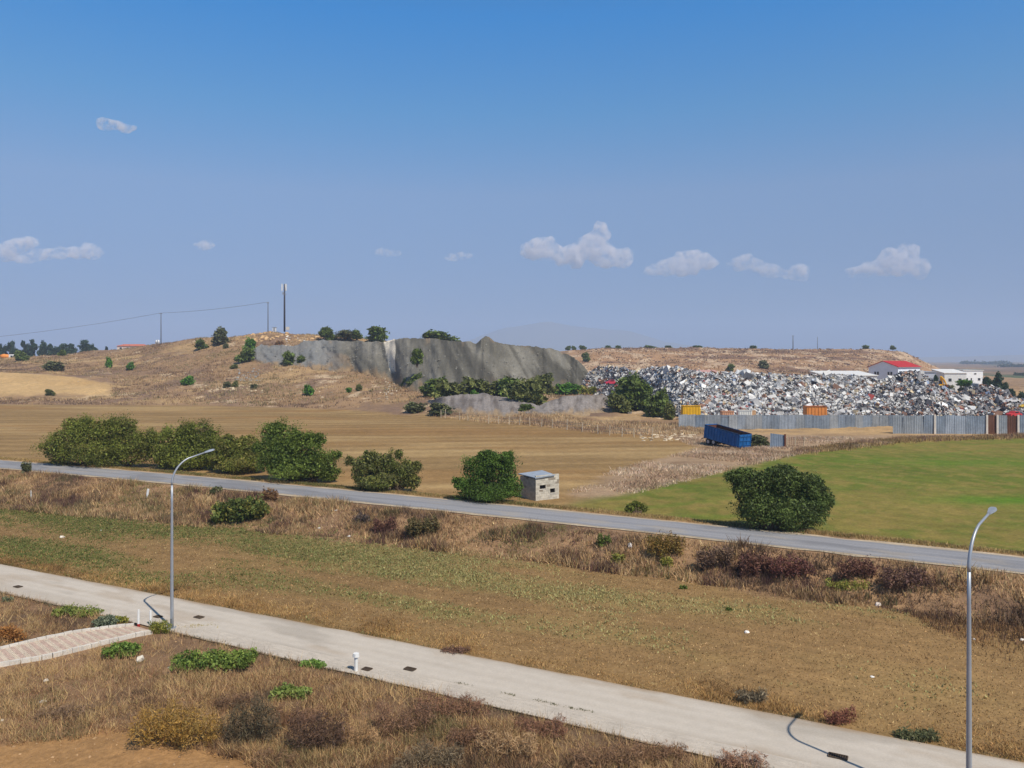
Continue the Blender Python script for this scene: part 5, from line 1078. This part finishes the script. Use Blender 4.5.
# ------------------------------------------------------------------ dry weeds, stubble and ground cover (uncountable)
def pts_in(n, x0, x1, y0, y1, test):
    X = rng.uniform(x0, x1, n); Y = rng.uniform(y0, y1, n); k = test(X, Y); X, Y = X[k], Y[k]; return np.stack([X, Y, zf(X, Y)], -1)
def add_stuff(name, parts, label, cat, m=None):
    v, c, f = join(parts); stuff(name, mesh_np(name, v, f, c, m or M_dry), label, cat)
pick = lambda P, cols, sc, seed, j=.14: np.array(cols)[np.clip((fbm(P[:, 0] * sc, P[:, 1] * sc, seed, 3) * 1.9 - .45 + rng.normal(0, .16, len(P))) * len(cols), 0, len(cols) - 1).astype(int)] * (1 + rng.normal(0, j, (len(P), 1)))
vis = lambda X, Y, mg=1.5: np.abs(X) < .65 * Y + mg
soil_lim = lambda X: np.interp(X, [-40, -18.6, -15.2, -9, -6, 40], [29.4, 29.5, 30.6, 28., 25.5, 14])
FGC = [S(100, 80, 62), S(136, 105, 76), S(166, 133, 92), S(192, 161, 114), S(146, 108, 78), S(124, 110, 74)]
P = pts_in(120000, -36, 14, 22, 50, lambda X, Y: vis(X, Y) & (Y < lane_near(X) - .12) & (path_dist(X, Y) > 1.75) & (Y > soil_lim(X) - .3 + .8 * (fbm(X, Y, 91) - .5)))
hh = .12 + 1.0 * np.clip(fbm(P[:, 0] * .4, P[:, 1] * .4, 92) - .33, 0, 1); hh *= sstep(.0, 2.2, lane_near(P[:, 0]) - P[:, 1]) * .65 + .35; hh *= 1 - .5 * (P[:, 0] < -12 - (P[:, 1] - 30) * .4)
keep = rng.random(len(P)) < .55 + .45 * fbm(P[:, 0] * .8, P[:, 1] * .8, 93); P, hh = P[keep], hh[keep]
cut = rng.permutation(len(P))[:36000]; P, hh = P[cut], hh[cut]
parts = [blades(P, 6, hh, 1.35, .022 + .02 * hh, pick(P, FGC, .3, 94), .16, .10)]
P2 = P[rng.random(len(P)) < .05 + .3 * sstep(.5, .68, fbm(P[:, 0] * .5, P[:, 1] * .5, 96))]; P4 = P[rng.random(len(P)) < .06]; parts.append(blades(P4, 4, .75, .8, .016, pick(P4, [S(150, 112, 80), S(196, 160, 112), S(112, 84, 64)], .8, 90), .15, .12)); parts.append(blades(P2, 7, .48, 1.5, .02, S(200, 166, 116) * rng.uniform(.8, 1.1, (len(P2), 1)), .1, .05))
P3 = pts_in(5000, -36, -5, 20, 31, lambda X, Y: vis(X, Y) & (Y < soil_lim(X))); P3 = P3[rng.random(len(P3)) < .3]; parts.append(blades(P3, 4, .1, .9, .03, S(170, 132, 84), .2, .06))
add_stuff('dry_weeds', parts, 'brown and straw coloured dry weeds covering the foreground waste ground', 'weeds')
# litter of small stones and clods on bare soil and in the weeds
P = pts_in(9000, -36, 14, 22, 50, lambda X, Y: vis(X, Y) & (Y < lane_near(X) - .3) & (path_dist(X, Y) > 1.8)); P = P[(rng.random(len(P)) < .25) | (P[:, 1] < soil_lim(P[:, 0]))]
j = rocks(P + (0, 0, .01), rng.lognormal(-3.0, .5, len(P)), S(176, 142, 104) * rng.uniform(.7, 1.2, (len(P), 1)))
stuff('soil_clods', mesh_np('soil_clods', j[0], j[2], j[1], M_rock), 'small clods and stones on the foreground soil', 'clods')
# field weeds
P = pts_in(300000, -52, 34, 27, 82, lambda X, Y: vis(X, Y) & (Y > lane_far(X) + .25) & (road_s(X, Y) < -7.5)); g = field_green(P[:, 0], P[:, 1]); u_ = P[:, 0] / P[:, 1]
kp = rng.random(len(P)) < np.clip(g * 1.3 - .12, 0, 1) * .33; Pg, ug_ = P[kp], u_[kp]; Pg = Pg[:34000]; ug_ = ug_[:34000]
cg = mixc(np.broadcast_to(S(98, 106, 54), Pg.shape), S(164, 154, 102), (ug_ + .40) * 2.4 + rng.normal(0, .25, len(Pg)))
parts = [blades(Pg, 5, .15, 1.5, .10, cg, .2, .14)]
kp = rng.random(len(P)) < .6; Pb = P[kp][:62000]; parts.append(blades(Pb, 2, .09, 1.5, .07, pick(Pb, [S(104, 82, 52), S(146, 116, 74), S(190, 160, 112)], 2.5, 95), .2, .12))
add_stuff('field_weeds', parts, 'patchy low green weeds and stubble on the brown field', 'weeds')
j = rocks(P[rng.permutation(len(P))[:5000]], rng.lognormal(-2.7, .35, 5000), S(164, 128, 84) * rng.uniform(.6, 1.3, (5000, 1)))
stuff('field_clods', mesh_np('field_clods', j[0], j[2], j[1], M_rock), 'earth clods scattered on the brown field', 'clods')
# dry grass strip on the far edge of the lane
X = rng.uniform(-40, 26, 7000); q = np.abs(rng.normal(0, 1.3, 7000)); Y = lane_far(X) + .05 + q; k = vis(X, Y); P = np.stack([X, Y, zf(X, Y)], -1)[k]
hh = (.05 + .45 * np.clip(fbm(P[:, 0] * .45, P[:, 1] * .45, 97) - .25, 0, 1)) * np.where(q[k] < .3, .6, 1)
parts = [blades(P, 6, hh, 1.3, .035, np.where((q[k] < .25)[:, None], pick(P, [S(96, 96, 66), S(122, 104, 70)], .5, 98), pick(P, [S(132, 102, 64), S(172, 134, 82), S(192, 156, 102)], .4, 99)), .14, .12)]
for px, py in [(463,684),(509,694.5),(541,701),(553,704),(573,708.5),(348,668),(585,710.5)]:
    b = flatp(px, py); n = 14; P = np.stack([b[0] + rng.normal(0, .16, n), b[1] - rng.normal(0, .06, n), np.zeros(n)], -1); P[:, 1] = b[1] - .53 * (P[:, 0] - b[0]) + rng.normal(0, .03, n); parts.append(blades(P, 6, .09, 1.2, .035, S(98, 98, 64), .15, .04))
b = flatp(198, 626); n = 30; P = np.stack([b[0] + rng.normal(0, .5, n), b[1] + rng.normal(0, .15, n), np.zeros(n)], -1); parts.append(blades(P, 6, .12, 1., .03, S(176, 158, 96), .15, .06))
P = np.stack([np.linspace(-34, 10, 900) + rng.normal(0, .05, 900)] * 2 + [np.zeros(900)], -1); P[:, 1] = lane_near(P[:, 0]) + rng.normal(-.12, .12, 900); P = P[(rng.random(900) < .75) & (path_dist(P[:, 0], P[:, 1]) > 1.3)]; parts.append(blades(P, 6, .16, .9, .03, pick(P, [S(98, 92, 70), S(126, 100, 74)], .4, 101), .15, .08))
add_stuff('lane_edge_grass', parts, 'golden dry grass along both edges of the concrete lane', 'grass')
# embankment
BKC = [S(116, 94, 74), S(150, 120, 86), S(178, 147, 104), S(200, 168, 124), S(158, 126, 90), S(136, 124, 80)]
P = pts_in(130000, -62, 42, 36, 105, lambda X, Y: vis(X, Y, 3) & (road_s(X, Y) < -3.05) & (road_s(X, Y) > -8.6 - 4.5 * np.clip(-X / 50, 0, 1) + 2.2 * (fbm(X * .3, Y * .3, 102) - .5)))[:44000]
hh = .26 + 1.4 * np.clip(fbm(P[:, 0] * .33, P[:, 1] * .45, 103) - .32, 0, 1); hh = np.where(road_s(P[:, 0], P[:, 1]) > -3.9, hh * .45, hh)
parts = [blades(P, 6, hh, 1.1, .035 + .05 * hh, pick(P, BKC, .22, 104), .17, .14)]
kp = fbm(P[:, 0] * .5, P[:, 1] * .6, 105) > .6; parts.append(blades(P[kp], 6, hh[kp] * 1.25, .7, .05, pick(P[kp], [S(92, 64, 60), S(116, 86, 74), S(104, 98, 66)], .3, 106), .15, .16))
X = rng.uniform(6, 40, 4000); Y = road_c(X) - 8.2 / .885 - np.abs(rng.normal(0, 2.2, 4000)); P = np.stack([X, Y, zf(X, Y)], -1)[X > 22 - 0 * Y]; parts.append(blades(P, 6, .3, .7, .05, pick(P, [S(124, 96, 70), S(160, 124, 84)], .4, 107), .16, .14))
add_stuff('embankment_weeds', parts, 'tall dry weeds on the bank below the asphalt road', 'weeds')
# verge beyond the asphalt, dead weed strip, yard margin
X = rng.uniform(-70, 36, 7000); Y = road_c(X) + (3.1 + np.abs(rng.normal(0, .8, 7000))) / .885; k = vis(X, Y, 3); P = np.stack([X, Y, zf(X, Y)], -1)[k]
parts = [blades(P, 5, .12 + .2 * fbm(P[:, 0] * .4, P[:, 1] * .4, 110), .8, .06, pick(P, [S(112, 106, 60), S(156, 132, 84), S(180, 150, 100)], .25, 111), .15, .15)]
P = pts_in(60000, 4, 60, 74, 132, lambda X, Y: (Y > np.interp(X, _gbx, _gby) - 1) & (X > np.interp(Y, _tby, _tbx) - 1) & (X / Y < .5)); P = P[rng.random(len(P)) < sstep(.40, .60, fbm(P[:, 0] * .14, P[:, 1] * .14, 112))][:6500]
parts.append(blades(P, 5, .12 + .45 * fbm(P[:, 0] * .3, P[:, 1] * .3, 113), 1.1, .1, pick(P, [S(172, 144, 116), S(194, 166, 136), S(208, 184, 156)], .3, 114), .15, .25))
X = rng.uniform(40, 100, 3600); Y = np.interp(X, _gbx, _gby) + rng.normal(.6, 1.3, 3600); P = np.stack([X, Y, zf(X, Y)], -1); parts.append(blades(P, 5, .25 + .6 * fbm(X * .2, Y * .2, 115), .6, .1, pick(P, [S(120, 98, 66), S(160, 132, 88), S(184, 152, 104), S(150, 118, 94)], .25, 116), .15, .3))
e_u = rng.uniform(-.1, .26, 5200); dd = far_edge(e_u) + rng.uniform(-1, 22, 5200); P = np.stack([e_u * dd, dd, zf(e_u * dd, dd)], -1); parts.append(blades(P, 5, .3 + .7 * fbm(P[:, 0] * .15, P[:, 1] * .15, 117), .6, .13, pick(P, [S(158, 130, 100), S(184, 154, 116), S(200, 172, 132)], .2, 118), .15, .3))
add_stuff('field_margin_weeds', parts, 'dead straw coloured weeds along the field margins and the road verge', 'weeds')
# hill scrub
P = pts_in(120000, -260, 60, 205, 402, lambda X, Y: (np.abs(X / Y) < .66) & (Y > far_edge(X / Y) + 1)); u_ = P[:, 0] / P[:, 1]
ok = ~((u_ < -.5) & (P[:, 1] > 252) & (P[:, 1] < 303)) & (rng.random(len(P)) < .25 + .75 * sstep(.38, .6, fbm(P[:, 0] * .09, P[:, 1] * .07, 120))); P = P[ok][:24000]
parts = [blades(P, 5, .3 + .75 * fbm(P[:, 0] * .12, P[:, 1] * .12, 121), .8, .2, pick(P, [S(112, 92, 74), S(136, 110, 84), S(158, 130, 96), S(176, 148, 110), S(128, 116, 80)], .07, 122, .18), .16, .45)]
n = 3000; dd = rng.uniform(415, 610, n); uu = rng.uniform(.08, .53, n); P = np.stack([uu * dd, dd, zf(uu * dd, dd)], -1); parts.append(blades(P, 4, 1.0, .9, .5, pick(P, [S(112, 94, 74), S(142, 114, 84), S(168, 136, 100)], .05, 123, .18), .16, .9))
add_stuff('hill_scrub', parts, 'dry thorny scrub and grass covering the hill and the mesa', 'scrub')

# more dry bushes of the foreground, each its own
for a in [('straw blond dry clump left of the dark brown bushes at bottom centre', 356, 748, 40, 34, [S(176, 142, 98), S(154, 120, 82)], 2200), ('dark chestnut bush at the bottom centre left of the lane', 404, 730, 56, 40, [S(112, 80, 64), S(94, 70, 58), S(128, 96, 74)], 4000),
          ('greyish dry bush at the bottom centre', 430, 766, 60, 40, G_GREY, 4200), ('reddish brown bush close to the near lane edge', 452, 716, 66, 30, [S(116, 76, 62), S(132, 92, 72), S(98, 68, 58)], 4200), ('pale straw clump at the bottom right of centre', 508, 756, 52, 36, [S(182, 150, 108), S(160, 126, 88), S(196, 166, 124)], 2600),
          ('dark red-brown bush near the lane edge right of centre', 540, 738, 50, 28, [S(110, 72, 60), S(126, 84, 68)], 3000), ('brown tangled bush at the bottom edge right of centre', 604, 766, 66, 38, [S(120, 90, 66), S(100, 78, 60), S(142, 110, 80)], 4200), ('low brown bush at the near lane edge before the paver strip', 660, 757, 52, 22, [S(112, 84, 66), S(134, 102, 76)], 2600),
          ('pinkish dry bush overlapping the lane edge at bottom right', 742, 767, 42, 26, [S(158, 118, 96), S(140, 100, 84), S(176, 138, 110)], 2000), ('dark brown bush behind the golden bush', 240, 706, 44, 26, [S(106, 82, 66), S(90, 72, 58)], 2600), ('brown dry bush below the green weed patches', 296, 722, 50, 24, [S(124, 90, 68), S(106, 80, 62)], 2800),
          ('grey-brown bush at the lower left above the bare soil', 66, 716, 46, 18, [S(118, 98, 80), S(102, 86, 70)], 2000), ('low brown clump right of the bare soil', 276, 764, 40, 24, [S(112, 88, 68), S(134, 106, 78)], 2000), ('chestnut bush left of the pale straw clump', 470, 744, 40, 26, [S(120, 86, 66), S(100, 74, 60)], 2200)]:
    bush(a[0], a[1], a[2], a[3] * 1.2, a[4] * .8, [c * .72 + S(150, 116, 84) * .4 for c in a[5]], int(a[6] * .8), .13, .09, up=.5, lob=7)

# ------------------------------------------------------------------ far mountains
def ridge(name, label, prof, d, depth, col, seed):
    prof = np.array(prof, float); a = np.arange(prof[0, 0], prof[-1, 0] + 1, 3.); py = np.interp(a, prof[:, 0], prof[:, 1]); n = len(a)
    py = py - 2.2 * (fbm(a * .035, a * 0, seed, 4) - .5) * np.clip((362 - py) / 8, 0, 1); ts = np.array([-1, -.75, -.5, -.25, 0, .4, 1.])
    zt = CAM_H - d * (py - 360) / F; V = []
    for i in range(n):
        for t in ts:
            y = d + t * depth; z = (zt[i] + 10) * (1 - abs(t)) ** .9 - 10 + 50 * (1 - abs(t)) * (abs(t) > 0) * (fbm(a[i:i + 1] * .05, np.array([t * 3.]), seed + 2)[0] - .5) * np.clip(zt[i] / 150, 0, 1)
            V.append(((a[i] - 512) / F * d * (1 + .0 * t), y, max(z, -3.) if abs(t) < 1 else -4.))
    m_ = len(ts); idx = np.arange(n * m_).reshape(n, m_)
    V = np.array(V); struct(name, mesh_np(name, V, np.stack([idx[:-1, :-1], idx[1:, :-1], idx[1:, 1:], idx[:-1, 1:]], -1).reshape(-1, 4), np.broadcast_to(col, (len(V), 3)), M_ground, True), label)
ridge('mountains', 'faint blue mountains far beyond the spoil heap', [(395,361),(440,352),(480,336),(505,328),(530,324),(550,322),(575,326),(605,329),(630,331),(665,341),(705,348),(760,354),(850,358),(930,361)], 8300, 900, S(110, 104, 92), 131)
ridge('low_hills', 'faint low hills on the horizon at the right', [(860,361),(900,358),(950,356.5),(1000,355.5),(1060,354),(1150,354),(1250,358),(1400,361)], 7000, 500, S(128, 112, 92), 133)
# dark tree belts and fields on the far plain
for px0, px1, py, d, n, lb in [(1000,1075,368.5,1700,150,'dark tree belt on the far plain at the right'), (962,1010,365.5,2600,110,'faint tree belt farther out on the plain'), (1012,1080,377,820,60,'hedge of dark bushes on the plain at the right edge')]:
    px = rng.uniform(px0, px1, n); dd = d + rng.normal(0, d * .01, n); X = (px - 512) / F * dd; P = np.stack([X, dd, zf(X, dd)], -1); sz = rng.uniform(.0035, .007, n) * d * .55
    V, C, Fq = leaves(np.repeat(P, 14, 0) + rng.normal(0, .5, (n * 14, 3)) * np.repeat(sz, 14)[:, None] * (1, 1, .5) + (0, 0, 1) * np.repeat(sz, 14)[:, None] * .5, np.repeat(sz, 14) * .8, .6, S(70, 80, 52))
    stuff('tree_belt', mesh_np('tree_belt', V, Fq, C, M_leaf), lb, 'trees')

# ------------------------------------------------------------------ haze
hz = bpy.data.materials.new('haze_air'); hz.use_nodes = True; t = hz.node_tree; t.nodes.remove(t.nodes['Principled BSDF'])
pv = t.nodes.new('ShaderNodeVolumePrincipled'); pv.inputs['Color'].default_value = (.60, .74, .98, 1); pv.inputs['Density'].default_value = 2.1e-4; pv.inputs['Anisotropy'].default_value = 0.0
t.links.new(pv.outputs[0], t.nodes['Material Output'].inputs['Volume'])
try: hz.cycles.homogeneous_volume = True
except Exception: pass
m = MB(); m.box(0, 4700, 220, 27200, 9900, 466); stuff('haze', m.mesh('haze', hz), 'thin pale haze hanging over the plain', 'haze')

# ------------------------------------------------------------------ clouds
def cloud(label, lobes, d, dens, seed):
    c0 = at_px(np.mean([l[0] for l in lobes]), np.mean([l[1] for l in lobes]), d); k = d / F; bm_v, bm_f, o_ = [], [], 0
    import bmesh
    bm = bmesh.new()
    for px, py, rx, ry in lobes:
        mtx = __import__('mathutils').Matrix
        p = at_px(px, py, d) - c0; q = bmesh.ops.create_icosphere(bm, subdivisions=3, radius=1.0)
        for v in q['verts']:
            n_ = np.array(v.co); f = 1 + .42 * (vnoise(n_[0] * 2.2 + seed, n_[2] * 2.2 + px, seed) - .5) + .3 * (vnoise(n_[0] * 5 + px, n_[2] * 5 + seed, seed + 1) - .5)
            v.co = (p[0] + n_[0] * rx * k * f, p[1] + n_[1] * min(rx, ry * 1.3) * k * f, p[2] + n_[2] * ry * k * f)
    me = bpy.data.meshes.new('cloud'); bm.to_mesh(me); bm.free()
    mt = bpy.data.materials.new('cloud_vapour'); mt.use_nodes = True; t = mt.node_tree; t.nodes.remove(t.nodes['Principled BSDF'])
    v = t.nodes.new('ShaderNodeVolumePrincipled'); v.inputs['Color'].default_value = (1, .965, .955, 1); v.inputs['Anisotropy'].default_value = -.5
    g = t.nodes.new('ShaderNodeNewGeometry'); nz = t.nodes.new('ShaderNodeTexNoise'); nz.inputs['Scale'].default_value = .010; nz.inputs['Detail'].default_value = 7; nz.inputs['Roughness'].default_value = .68
    mr = t.nodes.new('ShaderNodeMapRange'); mr.inputs[1].default_value = .45; mr.inputs[2].default_value = .66; mr.inputs[3].default_value = 0; mr.inputs[4].default_value = dens * 2.4
    t.links.new(g.outputs['Position'], nz.inputs['Vector']); t.links.new(nz.outputs['Fac'], mr.inputs[0]); t.links.new(mr.outputs[0], v.inputs['Density']); t.links.new(v.outputs[0], t.nodes['Material Output'].inputs['Volume'])
    me.materials.append(mt); o = obj('cloud', me, None, tuple(c0), label=label, cat='cloud', group='small clouds low in the sky')
    md = o.modifiers.new('union', 'REMESH'); md.mode = 'VOXEL'; md.voxel_size = 1.6 * k; return o
CD = 9000.
for lb, lobes, dn in [
 ('small lone cloud high in the left sky', [(106,124,11,6),(115,125,9,6),(126,128,10,5)], .008),
 ('slanting cloud at the left frame edge', [(4,252,13,9),(16,246,15,8),(27,242,12,6)], .009),
 ('flat elongated cloud right of the slanting one', [(26,259,13,5),(42,255,15,6),(60,253,16,6),(78,253,14,7),(92,251,12,9)], .008),
 ('tiny round cloud above the left hill', [(200,246,7,4.5),(207,245,8,5.5)], .008),
 ('tiny faint cloud above the skyline bushes', [(382,252,8,4),(392,253,11,4)], .005),
 ('tiny flat cloud above the spoil heap', [(453,257,9,4),(463,256,12,4.5)], .008),
 ('largest cloud with a tall tower, right of the middle', [(533,250,14,12),(546,249,15,12),(562,257,14,9),(578,254,17,13),(592,248,15,15),(600,235,10,13),(606,257,16,12),(622,258,13,11)], .010),
 ('wide cloud with a hump above the scrap heap', [(655,271,14,6),(668,267,15,9),(684,264,16,13),(697,261,15,11),(706,264,12,8)], .009),
 ('ragged cloud of two small humps above the scrap heap', [(733,265,9,5),(744,262,14,9),(756,265,11,6),(770,271,14,7),(786,274,10,5),(799,272,12,9)], .0075),
 ('pinkish cloud right of all others above the warehouse', [(860,272,15,6),(876,268,18,10),(893,263,18,14),(907,256,12,14),(916,268,14,11)], .0085)]:
    cloud(lb, lobes, CD, dn, int(lobes[0][0]) % 97)
